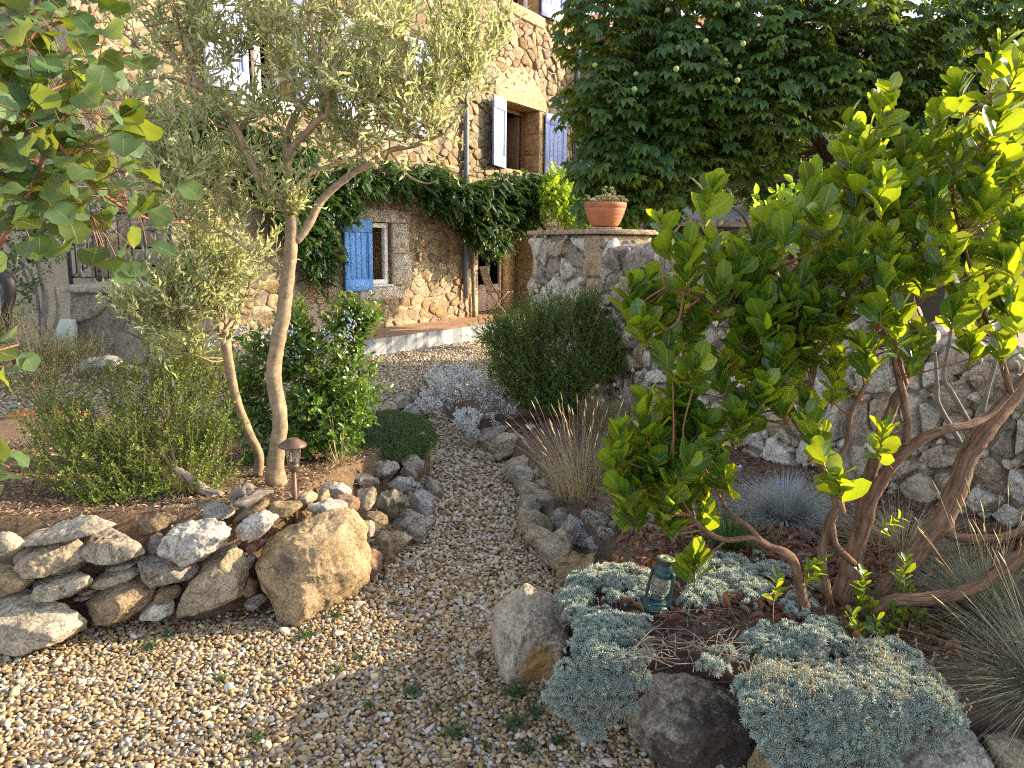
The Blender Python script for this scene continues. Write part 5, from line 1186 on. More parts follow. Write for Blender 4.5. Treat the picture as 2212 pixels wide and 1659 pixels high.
CB = [(1330,70,120,110,9.8,.8,1.4),(1320,230,110,90,9.4,.7,1.2),(1340,370,110,70,9.3,.6,1.0),(1320,450,75,40,9.2,.4,.5),(1480,40,130,110,9.8,.9,1.5),(1480,190,130,110,9.4,.8,1.5),(1500,330,110,70,9.6,.7,1.0),(1640,80,130,120,9.6,.9,1.6),(1650,230,120,90,9.4,.7,1.3),(1620,340,90,50,9.8,.6,.7),(1800,70,130,110,9.8,.9,1.5),(1790,200,110,70,9.6,.7,1.0),(1950,80,120,110,10,.9,1.3),(1980,200,100,60,10,.8,.8),(2110,100,120,110,10.4,.9,1.2),(2120,240,110,70,10.6,.8,.7),(1720,400,130,60,11,.8,.8),(1900,380,120,60,11.5,.8,.6),(2060,380,120,80,11.5,.8,.6),
      (1400,-90,170,90,10.4,1.2,1.0),(1700,-100,200,90,10.6,1.3,1.2),(2000,-100,200,90,10.8,1.3,1.0),(2350,100,160,220,11,1.2,1.2),(2600,150,160,260,11.5,1.2,.8),(1420,430,90,50,9.5,.4,.5),(1400,340,110,110,13.6,.8,1.8),(1520,300,120,130,13.8,.8,2.2),(1640,260,120,130,13.8,.9,2.0),(1500,400,110,60,12.8,.7,1.2),(1780,300,110,120,13.6,.9,1.0),(2170,20,100,80,10,.7,.9),(2060,300,120,80,9.8,.5,1.0),(1920,310,100,60,10,.5,.7),(2200,200,90,100,10,.6,.8)]  # back blobs, hidden behind the front ones, added to shade the lower house front
n = 7600; p, cen = blobpts(CB, n); gl = G(); gt = G()
SKc = np.vstack(sk); bp, _ = blobpts(CB, 120); sub_branches(gt, SKc, bp, .02, .008, 5)
out = nrm(p-cen); az = np.arctan2(out[:, 1], out[:, 0])+rng.normal(0, .6, n)
d = nrm(np.stack([np.cos(az), np.sin(az), rng.uniform(-.75, -.05, n)], -1)+np.array([0, -.25, 0]))
X, Y, Z = frames(d, np.array([0, 0, 1.])+rng.normal(0, .3, (n, 3))+np.array([0, -.35, 0])); s = rng.uniform(.13, .20, n)
gl.inst(PALM, p, X, Y, Z, s, s); prisms(gt, p-Y*.12+np.array([0, 0, .03]), p, np.full(n, .003), np.full(n, .002))
gt.build('limbs', B_['dark'], ch); gl.build('crown', L_['chestnut'], ch)
q, _ = blobpts(CB[:14], 26); q = q+np.array([0, -.5, 0]); V, F = ICO[2]; g = G(); g.add(V*.028*(1+.12*np.sin(V[:, :1]*19)*np.cos(V[:, 1:2]*17)), F); fo = g.build('fruit', plain('pale_green_fruit', (.28, .34, .10), .6), ch)
for k, c in enumerate(q):
    o = fo if k == 0 else fo.copy()
    if k: col.objects.link(o)
    o.location = Vector(c)-ch.location
# sunlit trees beyond the wall on the right
def screen(name, label, blobs, n, T, s0, s1, mt, base, cat='tree', up=.4):
    t = thing(name, label, cat, base); gl = G(); gt = G(); c = np.array(base)
    top = np.mean([P(b[0], b[1], b[4]) for b in blobs], 0)
    sk = tube(gt, [c, c+(top-c)*.5+[.1, 0, 0], top], [.09, .06, .03], 8, 6, .05); p, cen = blobpts(blobs, n)
    sub_branches(gt, sk, blobpts(blobs, 30)[0], .015, .006, 5)
    d = nrm(nrm(p-cen)+rng.normal(0, .5, (n, 3))+np.array([0, 0, up])); X, Y, Z = frames(d, np.array([0, 0, 1.])+rng.normal(0, .4, (n, 3))); s = rng.uniform(s0, s1, n)
    gl.inst(T, p, X, Y, Z, s, s); gt.build('trunk', B_['grey'], t); gl.build('crown', mt, t); return t
spray = merge_t([place_t(ovate, (0, .2*k, 0), (math.sin(2.4*k)*.8, .5, math.cos(2.4*k)*.4), (0, 0, 1), .22, .42) for k in range(6)])
screen('bay_shrub', 'bright green leafy bush in sunlight behind the strawberry tree on the far right', [(2080,420,160,90,6.5,.6,1),(2200,380,100,60,6.6,.6,.6),(1900,460,120,60,6.4,.5,.8),(1760,480,90,50,6.6,.4,.5),(2350,300,150,200,6.8,.7,1)], 1300, spray, .16, .26, L_['lime'], (4.2, 6.6, 0), 'shrub')
# ------------------------------------------------------------------ wisteria on the house and its sunlit part in painted lime green
wi = thing('wisteria', 'dark green wisteria trained along the house front over the door and window', 'climber', W(-1.2, 2.2, .1))
g = G()
for pts in ([(.25, .25, .14), (.22, 1.2, .12), (.1, 2.2, .13), (-.8, 2.7, .14), (-2.2, 2.75, .14), (-3.6, 2.6, .14), (-5.0, 2.7, .12)], [(.2, 1.6, .12), (.6, 2.5, .16), (1.4, 2.9, .18), (2.4, 2.95, .18)]): tube(g, [W(*p) for p in pts], [.04, .035, .03, .025, .02, .015, .012][:len(pts)], 8, 6, .08)
g.build('stems', B_['grey'], wi)
def wblob(L, n):
    L = np.array(L, float); ids = rng.choice(len(L), n, p=L[:, 6]/L[:, 6].sum()); q = ball(n); b = L[ids]
    s = b[:, 0]+q[:, 0]*b[:, 2]; z = b[:, 1]+q[:, 1]*b[:, 3]; d = np.maximum(.05, b[:, 4]+q[:, 2]*b[:, 5]); return W(s, z, d), np.stack([q[:, 0], q[:, 1], q[:, 2]], -1)
WB = [(-3.5, 2.6, .9, .4, .2, .18, .8), (-2.4, 2.62, .9, .32, .22, .2, .9), (-1.2, 2.6, .8, .38, .25, .22, 1.3), (-.4, 2.35, .8, .5, .35, .28, 1.5), (.4, 2.3, .85, .65, .5, .38, 2.8), (.0, 1.95, .6, .4, .5, .3, 1.2), (1.2, 2.3, .5, .4, .6, .35, 1.2), (1.3, 2.7, .8, .4, .5, .35, 1.3), (2.2, 2.75, .6, .35, .45, .35, .6), (-4.6, 2.7, .8, .5, .2, .18, 1.2), (-4.2, 2.2, .6, .5, .2, .16, 1.1), (-3.75, 1.6, .4, .6, .16, .14, .8), (.2, 1.7, .45, .3, .5, .3, .6), (-5.6, 2.9, .7, .4, .2, .15, .5), (-3.3, 2.2, .35, .25, .18, .15, .4)]
p, q = wblob(WB, 3800); n = len(p); gl = G()
d = nrm(NN*rng.uniform(.2, 1, (n, 1))+E*rng.normal(0, .7, (n, 1))+UP*rng.uniform(-.9, .2, (n, 1)))
X, Y, Z = frames(d, UP+NN*.5+rng.normal(0, .3, (n, 3))); s = rng.uniform(.17, .28, n); gl.inst(PINN, p, X, Y, Z, s, s)
gl.build('foliage', L_['wisteria'], wi)
li = thing('sunlit_wisteria', 'sunlit part of the wisteria, its sun painted in lime green, between the house door and the pillar', 'climber', W(2.8, .2, .9))  # lit part of the wisteria, with sunlight put into its leaf colour
p, q = wblob([(1.5, 2.55, .5, .4, 1.2, .35, 1.4), (2.0, 2.35, .5, .45, 1.4, .4, 1.4), (2.6, 2.0, .5, .4, 1.5, .4, 1.0), (1.8, 2.85, .4, .25, 1.0, .3, .7), (2.9, 2.2, .4, .3, 1.6, .4, .5)], 1000); n = len(p); gl = G(); gt = G()
tube(gt, [W(2.7, 0, 1.2), W(2.65, 1, 1.2), W(2.5, 2, 1.2), W(2.2, 2.4, 1.1)], [.04, .03, .025, .015], 8, 6, .06)
d = nrm(rng.normal(0, .7, (n, 3))+NN*.4+UP*.1); X, Y, Z = frames(d, UP+NN*.4+rng.normal(0, .3, (n, 3))); s = rng.uniform(.15, .24, n); gl.inst(PINN, p, X, Y, Z, s, s)
gt.build('stems', B_['grey'], li); gl.build('foliage', L_['lime'], li)
# ------------------------------------------------------------------ shrubs of the left bed
def shrub(name, label, blobs, n, T, per, ll, lw, mt, base, ang=45, tl=(.1, .2), lean=(0, 0, .7), r0=.002, cat='shrub', nb=26, stem=.006, whorl=0, bark='twig', outw=1.0):
    t = thing(name, label, cat, base); gl = G(); gt = G(); base = np.array(base, float)
    p, cen = blobpts(blobs, n); hub = base+np.array([0, 0, .03])
    bp, _ = blobpts(blobs, nb)
    for q in bp: tube(gt, [hub+rng.normal(0, .03, 3)*[1, 1, .2], hub+(q-hub)*.5+rng.normal(0, .03, 3)-[0, 0, .02], q], [stem, stem*.7, stem*.35], 5, 4, cap=False)
    d = nrm(nrm(p-hub)*outw+np.array(lean)+rng.normal(0, .35, (n, 3))); L = rng.uniform(*tl, n)
    twigs(gl, gt, p-d*L[:, None]*.5, d, L, T, per, ll, lw, ang, r0, .2, whorl)
    gt.build('stems', B_[bark], t); gl.build('foliage', mt, t); return t
mb = GZ(690, 1000, .3)
mah = shrub('berry_shrub', 'glossy green shrub with clusters of blue berries behind the olive trunks', [(745,720,45,70,4.5,.15,.8),(790,690,25,30,4.5,.1,.3),(700,800,90,70,4.4,.2,1.2),(760,840,60,80,4.4,.2,1.0),(680,900,80,80,4.3,.2,1.1),(740,930,55,60,4.3,.15,.7),(560,790,60,60,4.4,.2,.8),(640,760,40,50,4.4,.2,.5),(540,880,60,70,4.4,.2,.9),(600,960,70,60,4.3,.2,.8),(640,700,40,30,4.5,.1,.25)],
             620, ovate, 9, .058, .030, L_['mahonia'], (mb[0]-.1, 4.45, hL(mb[0], 4.45)), 60, (.10, .2), (0, -.15, .6))
M['berry'] = plain('bloomed_blue_berry', (.24, .27, .38), .6, var=.3, sc_=60)
for zx, zy in [(2100,450),(2085,540),(1970,560),(1740,500),(1760,660),(1430,500),(1285,700),(1270,790),(1620,1110),(2110,780),(1235,580),(1610,540)]:
    c = P(*zp(4, zx, zy), 4.3)
    V, F = ICO[1]; g = G()
    for k in range(26):
        g.add(c+rng.normal(0, 1, 3)*[.022, .022, .035]+V*rng.uniform(.0045, .0062)*[1, 1, 1.25], F)
    g.build('berry_cluster', M['berry'], mah, origin=c)
sb = GZ(300, 1050, .4)
shrub('small_leaved_shrub', 'loose small leaved green shrub spreading low over the left of the bed', [(420,800,90,60,3.9,.25,1.2),(330,850,110,60,3.8,.25,1.2),(230,930,110,60,3.6,.25,1.1),(350,960,120,60,3.6,.25,1.2),(180,1010,110,50,3.45,.2,1.0),(300,1040,110,40,3.4,.2,.9),(440,920,70,70,3.7,.2,1.0),(130,900,60,50,3.6,.2,.5),(450,1010,60,40,3.5,.15,.5),(230,1080,60,25,3.3,.1,.4),(370,740,60,40,4.0,.2,.5)],
      1150, lance, 20, .021, .0125, L_['small'], (sb[0], 3.6, hL(sb[0], 3.6)), 55, (.10, .22), (0, -.1, .8), .0016, nb=46, stem=.004, outw=.5)
g1 = thing('thyme_cushion', 'dense dark green thyme cushion beside the path', 'ground cover', P(850, 960, 5.0))
gl = G(); g = G(); n = 5200; q = ball(n); q[:, 2] = np.abs(q[:, 2])
TC = P(838, 985, 5.15); TC[2] = .24; sx, sy, sz = .31, .52, .19
q = nrm(q)*rng.uniform(.93, 1.05, (n, 1)); q = q*(1+.10*fbm(q*3, 3))[:, None]; pt = TC+q*[sx, sy, sz]; pt[:, 2] = np.maximum(pt[:, 2], .02)
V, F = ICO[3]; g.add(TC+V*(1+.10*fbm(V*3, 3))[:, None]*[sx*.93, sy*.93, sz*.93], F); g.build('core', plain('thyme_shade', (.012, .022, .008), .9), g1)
dn = nrm(q*[1/sx, 1/sy, 1/sz]+rng.normal(0, .5, (n, 3))); X, Y, Z = frames(dn, rng.normal(0, 1, (n, 3))); th_t = merge_t([place_t(lance, (0, .15*k, 0), (math.sin(2.4*k)*.7, .8, math.cos(2.4*k)*.7), (0, 1, .2), .16, .4) for k in range(6)])
gl.inst(th_t, pt, X, Y, Z, .026, .026); gl.build('foliage', L_['thyme'], g1)
def grass(name, label, c, mt, parts, cat='grass', group=None, heads=None):
    t = thing(name, label, cat, c, group); g = G()
    for a in parts: tuft(g, c, *a[:2], **a[2])
    g.build('blades', mt, t)
    if heads:
        g = G(); n, L, lean, ww = heads; gs = G()
        az = rng.random(n)*6.28; ti = np.radians(rng.uniform(5, 42, n)); d = nrm(np.stack([np.cos(az)*np.sin(ti), np.sin(az)*np.sin(ti), np.cos(ti)], -1)+np.array(lean)); p0 = np.asarray(c)+rng.normal(0, .03, (n, 3))*[1, 1, 0]; l = L*rng.uniform(.7, 1.1, n); p1 = p0+d*l[:, None]; p2 = p1+nrm(d+np.array(lean)*.5)*.06
        prisms(gs, p0, p1, np.full(n, .0009), np.full(n, .0007)); prisms(gs, p1, p1+(p2-p1)*.3, np.full(n, .0008), np.full(n, ww)); prisms(gs, p1+(p2-p1)*.3, p2, np.full(n, ww), np.full(n, .0006)); gs.build('seed_heads', L_['straw'], t)
    return t
def onbed(u, v, hf, z0): p = GZ(u, v, z0); p = GZ(u, v, hf(p[0], p[1])); p[2] = hf(p[0], p[1]); return p
c = onbed(400, 1062, hL, .42); grass('dry_grass_clump', 'straw coloured dry grass clump at the foot of the small leaved shrub', c, L_['straw'], [(520, .26, dict(tilt=(20, 82), droop=.35, wd=.0013, rad=.05)), (40, .5, dict(tilt=(5, 50), droop=.25, wd=.001, rad=.05))])
c = onbed(735, 1022, hL, .38); grass('dry_plant', 'few bare tan stems standing beside the berry shrub', c, L_['straw'], [(16, .30, dict(tilt=(3, 38), droop=.02, wd=.0022, rad=.02)), (20, .2, dict(tilt=(10, 60), droop=.2, wd=.0013, rad=.03))])
c = GZ(928, 1045, .08); t = grass('yellow_umbel_weed', 'two thin stalks with small pale yellow flower heads by the thyme cushion', c, L_['straw'], [(7, .27, dict(tilt=(0, 14), droop=.0, wd=.0015, rad=.03))], 'flower')
g = G(); q = np.array([P(u, v, 5.0) for u, v in ((914,940),(925,985),(935,978),(940,1000),(925,1008),(945,990))]); n = len(q); X, Y, Z = frames(rng.normal(0, .3, (n, 3))+[1, 0, 0], np.tile([0, 0, 1.], (n, 1))); g.inst(FLOWER, q, X, Y, Z, .028, .028); g.build('flower_heads', leaf_mat('pale_yellow_flower', [(.5, .55, .25), (.6, .62, .35)], (.4, .45, .15), .2, .7), t)
shrub('grey_santolina', 'pale grey low bush on the gravel at the far left of the bed', [(90,960,70,30,4.6,.15,1),(180,940,60,25,4.7,.15,.8)], 160, lance, 14, .02, .005, L_['greygreen'], (*P(110, 985, 4.6)[:2], .25), 40, (.08, .16), (0, 0, .8), .001)
shrub('juniper_mat', 'feathery dark green juniper spreading below the stair landing', [(60,770,110,35,6.2,.4,1),(150,760,70,30,6.4,.3,.8),(60,820,100,25,5.6,.3,.8),(240,800,70,25,6.2,.3,.6),(20,700,50,30,6.3,.2,.3)], 620, lance, 18, .03, .005, L_['juniper'], (*P(90, 820, 6.2)[:2], .12), 35, (.15, .3), (.2, -.2, .25), .002, nb=30)
# climbing shrub at the far left with twisted stems
cs = thing('climbing_shrub', 'sparse climbing shrub with bare twisted grey stems at the far left wall', 'climber', (*P(90, 790, 6.9)[:2], .1))
g = G(); gl = G()
for pts, r in (([(105,770),(95,700),(98,640),(80,560),(60,480),(20,400)], .035), ([(75,780),(110,720),(125,680),(122,620)], .022), ([(60,780),(85,740),(80,640),(60,580),(0,540)], .018), ([(0,500),(40,560),(65,620),(80,640)], .014), ([(180,600),(170,560),(200,500),(240,480),(290,455)], .016), ([(170,600),(175,540),(165,480)], .014), ([(200,520),(240,500),(300,470)], .008)):
    tube(g, pix(pts, 7.2), [r, r*.9, r*.8, r*.7, r*.5][:max(2, min(5, len(pts)))] if len(pts) <= 5 else np.linspace(r, r*.4, len(pts)), 8, 6, .07)
g.build('stems', B_['grey'], cs)
p, cn = blobpts([(60,540,90,70,7.1,.3,1),(120,480,80,60,7.2,.3,1),(30,620,50,60,7,.2,.5),(60,350,90,90,7.2,.4,.8),(180,420,80,60,7.3,.3,.6)], 260); n = len(p)
gt = G(); twigs(gl, gt, p, nrm(rng.normal(0, .6, (n, 3))+[0, -.2, .2]), .2, ovate, 7, .06, .035, L_ and 60, .002, .3); gt.build('twigs', B_['grey'], cs); gl.build('foliage', L_['weed'], cs)
# ------------------------------------------------------------------ smoke bush, close at the left
cb = thing('smoke_bush', 'smoke bush with big rounded blue green leaves on reddish stems in the left foreground', 'shrub', (-1.75, 1.5, 0))
g = G()
CSK = [[(-190,1500,1.5),(-160,1100,1.5),(-120,700,1.5),(-60,350,1.5),(20,120,1.5),(80,20,1.5),(110,-120,1.5)], [(-110,700,1.5),(-20,560,1.48),(60,420,1.45),(110,300,1.45),(170,210,1.5),(230,170,1.55)], [(60,250,1.45),(140,330,1.45),(200,400,1.5),(270,450,1.6),(330,475,1.65),(400,482,1.7)], [(-60,350,1.5),(10,260,1.45),(60,220,1.45),(120,190,1.5),(280,115,1.6)], [(-110,900,1.5),(-60,960,1.45),(0,1000,1.45),(20,1010,1.45)], [(-100,780,1.5),(-20,760,1.5),(40,745,1.55)], [(60,380,1.45),(110,430,1.5),(170,450,1.5),(200,470,1.55)], [(20,120,1.5),(100,60,1.55),(200,30,1.6)], [(-100,300,2.2),(40,200,2.2),(160,90,2.2),(220,0,2.2)], [(-100,450,2.2),(60,330,2.15),(180,300,2.2)], [(60,330,2.15),(130,400,2.1),(180,440,2.1)], [(-80,100,2.2),(60,40,2.2),(160,-30,2.2)], [(-80,220,2.0),(40,130,2.0),(120,40,2.0)]]
for s_ in CSK: tube(g, pix(s_, 1.5), np.linspace(.006, .0016, len(s_)) if len(s_) < 7 else np.linspace(.008, .002, len(s_)), 8, 7, .03)
g.build('stems', B_['red'], cb)
gl = G(); gt = G()
lv = [(30,190),(110,110),(60,150),(125,175),(45,290),(110,330),(20,360),(95,320),(0,230),(70,230),(150,140),(170,190),(210,180),(230,235),(250,270),(90,400),(60,410),(20,430),(110,440),(150,440),(210,350),(250,330),(120,250),(180,290),(300,260),(190,70),(90,60),(40,60),(140,20),(230,60),(270,100),(10,110),(-10,310),(50,470),(30,970),(15,1000),(40,1020),(-10,985),(5,940),(10,1050),(40,760),(20,730),(60,800),(10,790),(-20,760),(150,230),(240,140),(170,340),(230,290),(60,350),(130,380)]
q = np.array([P(u+rng.normal(0, 8), v+rng.normal(0, 8), rng.uniform(1.35, 1.7)) for u, v in lv]); q2 = np.vstack([catmull(pix(s_, 1.5), 9)[2:] for s_ in CSK]); q2 = q2[(q2[:, 2] > 1.62) & (q2[:, 0]/q2[:, 1]*FPX < -840)]; q2 = q2[rng.integers(0, len(q2), 330)]+rng.normal(0, .06, (330, 3)); q = np.vstack([q, q2]); n = len(q)
dl = nrm(np.stack([rng.normal(.25, .6, n), rng.normal(-.3, .5, n), rng.normal(-.35, .5, n)], -1)); X, Y, Z = frames(dl, np.array([0, -.5, 1.])+rng.normal(0, .4, (n, 3)))
s = rng.uniform(.040, .062, n); gl.inst(roundl, q, X, Y, Z, s*.82, s)
SKs = np.vstack([catmull(pix(s_, 1.5), 6) for s_ in CSK]); near = np.array([SKs[np.argmin(((SKs-a)**2).sum(1))] for a in q]); far_ = np.linalg.norm(near-q, axis=1) > .25; near[far_] = q[far_]+nrm(rng.normal(0, 1, (far_.sum(), 3))+[-.6, 0, .3])*.06; mid = (near+q)/2+[0, 0, .01]
prisms(gt, near, mid, np.full(n, .0012), np.full(n, .001)); prisms(gt, mid, q, np.full(n, .001), np.full(n, .0009))
gt.build('leaf_stalks', B_['red'], cb); gl.build('foliage', L_['cotinus'], cb)
# ------------------------------------------------------------------ plants of the right bed
c = GZ(1225, 868, .11)
shrub('rosemary_like_shrub', 'dark green fine leaved shrub in front of the pillar base', [(1120,725,75,55,6.5,.3,1.2),(1200,690,80,50,6.6,.3,1.0),(1270,660,30,25,6.5,.1,.25),(1220,790,110,55,6.5,.35,1.4),(1110,790,60,50,6.4,.3,.9),(1320,770,60,40,6.6,.25,.6),(1070,720,45,25,6.4,.15,.3),(1180,850,100,35,6.4,.3,.9),(1290,720,40,40,6.6,.2,.4),(1360,790,30,20,6.6,.1,.15)],
      2300, lance, 20, .032, .011, L_['shrub'], (c[0], 6.65, .1), 48, (.12, .36), (0, -.1, .35), .0015, nb=26, stem=.006, outw=.6)
c = GZ(985, 900, .08)
shrub('silver_ragwort', 'silvery white dusty shrub spilling over the path edging', [(985,830,65,35,6.3,.25,1.3),(940,865,45,28,6.3,.2,.9),(1010,905,28,25,6.0,.12,.5),(1060,850,40,30,6.4,.2,.7),(950,810,30,15,6.5,.1,.3),(1025,930,18,18,5.95,.08,.25),(1080,890,50,25,6.3,.15,.35)],
      330, lance, 14, .045, .014, L_['silver'], (c[0]+.1, 6.35, .08), 50, (.07, .13), (0, -.2, .6), .003, nb=24)
shrub('straw_everlasting', 'small pale straw grey bush behind the silver one at the path bend', [(915,835,35,22,6.9,.15,1),(900,860,25,15,6.9,.1,.5)], 110, lance, 12, .03, .007, L_['artem_b'], (*GZ(905, 880, .05)[:2], .04), 40, (.07, .14), (0, -.1, .7), .002)
c = onbed(1245, 1065, hR, .22)
grass('feather_grass', 'tan feather grass clump with pale seed heads beside the path', c, L_['straw'], [(200, .50, dict(tilt=(3, 52), droop=.16, wd=.0010, rad=.12, lean=(-.16, 0, 0))), (200, .34, dict(tilt=(10, 70), droop=.25, wd=.0012, rad=.13))], heads=(46, .52, (-.18, 0, 0), .0038))
shrub('lavender_bush', 'low grey green lavender bush under the tan feather grass', [(1275,1035,65,60,4.25,.18,1.3),(1240,1080,40,30,4.2,.12,.6),(1320,1000,50,50,4.3,.15,.8)], 330, lance, 20, .026, .004, L_['greygreen'], (*P(1275, 1090, 4.3)[:2], .22), 28, (.12, .2), (0, 0, 1.0), .0014, nb=30)
shrub('fennel_like_plant', 'hazy yellow green fine leaved plant behind the lavender', [(1320,900,70,45,5.2,.25,1.2),(1390,930,40,50,5.0,.2,.7),(1260,915,30,25,5.2,.1,.3)], 260, lance, 16, .028, .0035, leaf_mat('hazy_leaf', [(.16, .18, .07), (.24, .25, .11), (.30, .28, .15)], (.3, .3, .1), .3, .7), (*P(1330, 960, 5.1)[:2], .2), 40, (.12, .22), (0, 0, .9), .0012)
t = thing('seedhead_plant', 'thin stalks with round tan seed heads against the garden wall', 'flower', P(1350, 960, 5.0)); g = G(); gs = G()
for (u, v), (bu, bv) in (((1327,832),(1320,930)), ((1303,866),(1318,930)), ((1341,858),(1330,930)), ((1394,845),(1360,940)), ((1280,860),(1300,930)), ((1367,800),(1350,930)), ((1290,835),(1310,930))):
    a = P(u, v, 5.0); b_ = P(bu, bv, 5.0); tube(g, [b_, (a+b_)/2+rng.normal(0, .01, 3), a], .0015, 5, 4); V, F = ICO[1]; gs.add(a+V*[.011, .011, .016], F)
g.build('stalks', B_['twig'], t); gs.build('seed_heads', plain('tan_seed', (.34, .22, .13), .8), t)
c = onbed(1695, 1125, hR, .3); grass('blue_fescue', 'round blue grey fescue clump in front of the garden wall', c, L_['fest'], [(2300, .29, dict(tilt=(2, 88), droop=.25, wd=.0011, rad=.05))])
t = thing('mauve_scabious', 'single mauve scabious flower on a thin stalk above the blue fescue', 'flower', c); g = G(); gs = G()
for i_, (u, v) in enumerate(((1685, 1046), (1596, 1012))):
    a = P(u, v, c[1]-.12); tube(gs, [a-[.02, -.1, .3], a-[.0, -.05, .12], a], .0012, 5, 4); X, Y, Z = frames(np.array([[1, 0, 0.]]), np.array([[0, -.5, 1.]])); g.inst(FLOWER, a[None], X, Y, Z, .022, .022)
gs.build('stalk', B_['twig'], t); g.build('petals', leaf_mat('mauve_petal', [(.35, .25, .60), (.48, .36, .70)], (.4, .3, .6), .3, .6), t)
c = onbed(1575, 1190, hR, .3); grass('strap_leaved_plant', 'dark green strap leaved clump behind the lantern', c, L_['strap'], [(150, .23, dict(tilt=(4, 55), droop=.2, wd=.0042, rad=.05))], 'plant')
c = onbed(2270, 1470, hR, .34); grass('grey_fescue', 'large arching grey green fescue clump cut by the right edge', c, L_['fest_g'], [(1000, .42, dict(tilt=(10, 88), droop=.38, wd=.0010, rad=.07)), (250, .36, dict(tilt=(30, 95), droop=.4, wd=.0010, rad=.07))], heads=(14, .48, (-.2, 0, 0), .003))
c = onbed(2130, 1330, hR, .33); grass('pale_fescue', 'grey green fescue clump with straw seed heads under the low branch', c, L_['fest_g'], [(1300, .32, dict(tilt=(5, 85), droop=.25, wd=.0012, rad=.06))], heads=(26, .42, (-.2, -.1, 0), .0036))
c = onbed(1950, 1185, hR, .3); grass('withered_grass', 'withered straw grass between the trunks and the garden wall', c, L_['straw'], [(420, .24, dict(tilt=(15, 88), droop=.3, wd=.0011, rad=.1)), (200, .3, dict(tilt=(10, 80), droop=.3, wd=.001, rad=.2))])
# ------------------------------------------------------------------ silver carpet
def carpet(label, poly, zf, n, hgt=.05, s=(.013, .020), mt='artem', dry=.0):
    poly = [tuple(p) for p in poly]; pa = np.array(poly); t = thing('silver_artemisia', label, 'ground cover', (0, 0, 0), 'silver artemisia cushions of the right bed')
    gl = G(); gt = G(); nc = max(3, n//18); lo = pa.min(0)-25; hi = pa.max(0)+25
    U = rng.uniform(lo[0], hi[0], nc*4); V = rng.uniform(lo[1], hi[1], nc*4); ed = pdist(U, V, poly)*np.where(inpoly(U, V, poly), 1, -1)
    gp = np.array([GZ(u, v, zf(v)) for u, v in zip(U, V)]); k = ed+26*fbm(gp*[13, 13, 0]+9, 3)+rng.normal(0, 5, len(U)) > 2
    gp, ed = gp[k][:nc], ed[k][:nc]; ib = inpoly(gp[:, 0], gp[:, 1], RB); gp[ib, 2] = np.maximum(gp[ib, 2], bedh(gp[ib, 0], gp[ib, 1], RB, hR0)+.004); R_ = rng.uniform(.024, .046, len(gp))*(.75+.25*np.clip(ed/40, 0, 1)); lift = hgt*(.15+.6*np.clip(ed/50, 0, 1))*(.7+.9*fbm(gp*[9, 9, 0]+3, 2))
    idx = np.repeat(np.arange(len(gp)), np.maximum(6, (30*(R_/.036)**2)).astype(int)); m_ = len(idx)
    hd = nrm(rng.normal(0, 1, (m_, 3))+[0, -.1, .25]); hd[:, 2] = np.abs(hd[:, 2])*1.1-.12; q_ = rng.uniform(.82, 1.05, m_)
    pts = gp[idx]+hd*[1, 1, 0]*(R_[idx]*.3)[:, None]; P3 = gp[idx]+hd*[1.1, 1.1, .75]*(R_[idx]*q_)[:, None]+np.array([0, 0, 1.])*lift[idx][:, None]
    c0 = gp.mean(0); t.location = c0
    dn = nrm(hd+rng.normal(0, .35, (m_, 3))+[0, 0, .35]); Zx = dn; X = nrm(np.cross(rng.normal(0, 1, (m_, 3)), Zx)); Yv = np.cross(Zx, X); ss = rng.uniform(*s, m_)
    gl.inst(FEATH, P3, X, Yv, Zx, ss, ss, ss*1.05, m=0)
    b0 = pts-[0, 0, .02]; pick = rng.random(m_) < .5
    prisms(gt, b0[pick]+rng.normal(0, .012, (pick.sum(), 3))*[1, 1, 0], P3[pick], np.full(pick.sum(), .0014), np.full(pick.sum(), .001))
    gt.build('stems', plain('dry_stem', (.24, .19, .16), .9), t); o = gl.build('foliage', L_[mt], t)
    if dry:
        g = G(); kk = rng.random(m_) < dry; q = P3[kk]; dd = nrm(rng.normal(0, .45, (len(q), 3))+[0, -.1, 1]); tp = q+dd*rng.uniform(.03, .07, (len(q), 1)); prisms(g, q, tp, np.full(len(q), .0008), np.full(len(q), .0006))
        for f_ in (.45, .6, .75, .9, 1.0):
            V_, F_ = ICO[0]; g.inst((V_, F_, [], np.zeros((12, 2))), q+(tp-q)*f_+rng.normal(0, .002, (len(q), 3)), np.tile([1., 0, 0], (len(q), 1)), np.tile([0, 1., 0], (len(q), 1)), np.tile([0, 0, 1.], (len(q), 1)), .0026, .0026, .0032)
        g.build('dry_flower_spikes', L_['straw'], t)
    return t
cz = lambda z: (lambda v: z)
carpet('silver blue cushion between the standing rock and the lantern', [zp(2, *p) for p in [(1430,650),(1480,540),(1600,480),(1790,500),(1910,560),(1905,690),(1780,700),(1640,640),(1520,720),(1430,700)]], cz(.34), 900)
carpet('silver blue cushion hanging down over the edge beside the standing rock', [zp(2, *p) for p in [(1520,760),(1620,720),(1760,730),(1890,800),(1900,900),(1960,980),(1900,1110),(1870,1200),(1850,1350),(1700,1340),(1600,1440),(1480,1400),(1370,1300),(1320,1150),(1450,1000),(1540,860)]],
       lambda v: float(np.interp(v, [1330, 1440, 1590], [.35, .30, .06])), 1900, .05, dry=.01)
carpet('silver blue cushion reaching from the lantern to the trunks', [zp(3, *p) for p in [(110,470),(300,430),(500,440),(700,460),(830,540),(800,610),(640,590),(660,670),(580,770),(400,740),(250,780),(120,740),(230,660),(110,600)]], cz(.33), 1700)
carpet('narrow silver cushion across the leaf litter below the trunks', [zp(3, *p) for p in [(530,860),(660,890),(850,870),(1060,850),(1070,920),(1210,1000),(1150,1090),(1000,1060),(760,1040),(580,1000)]], cz(.34), 1000, .04)
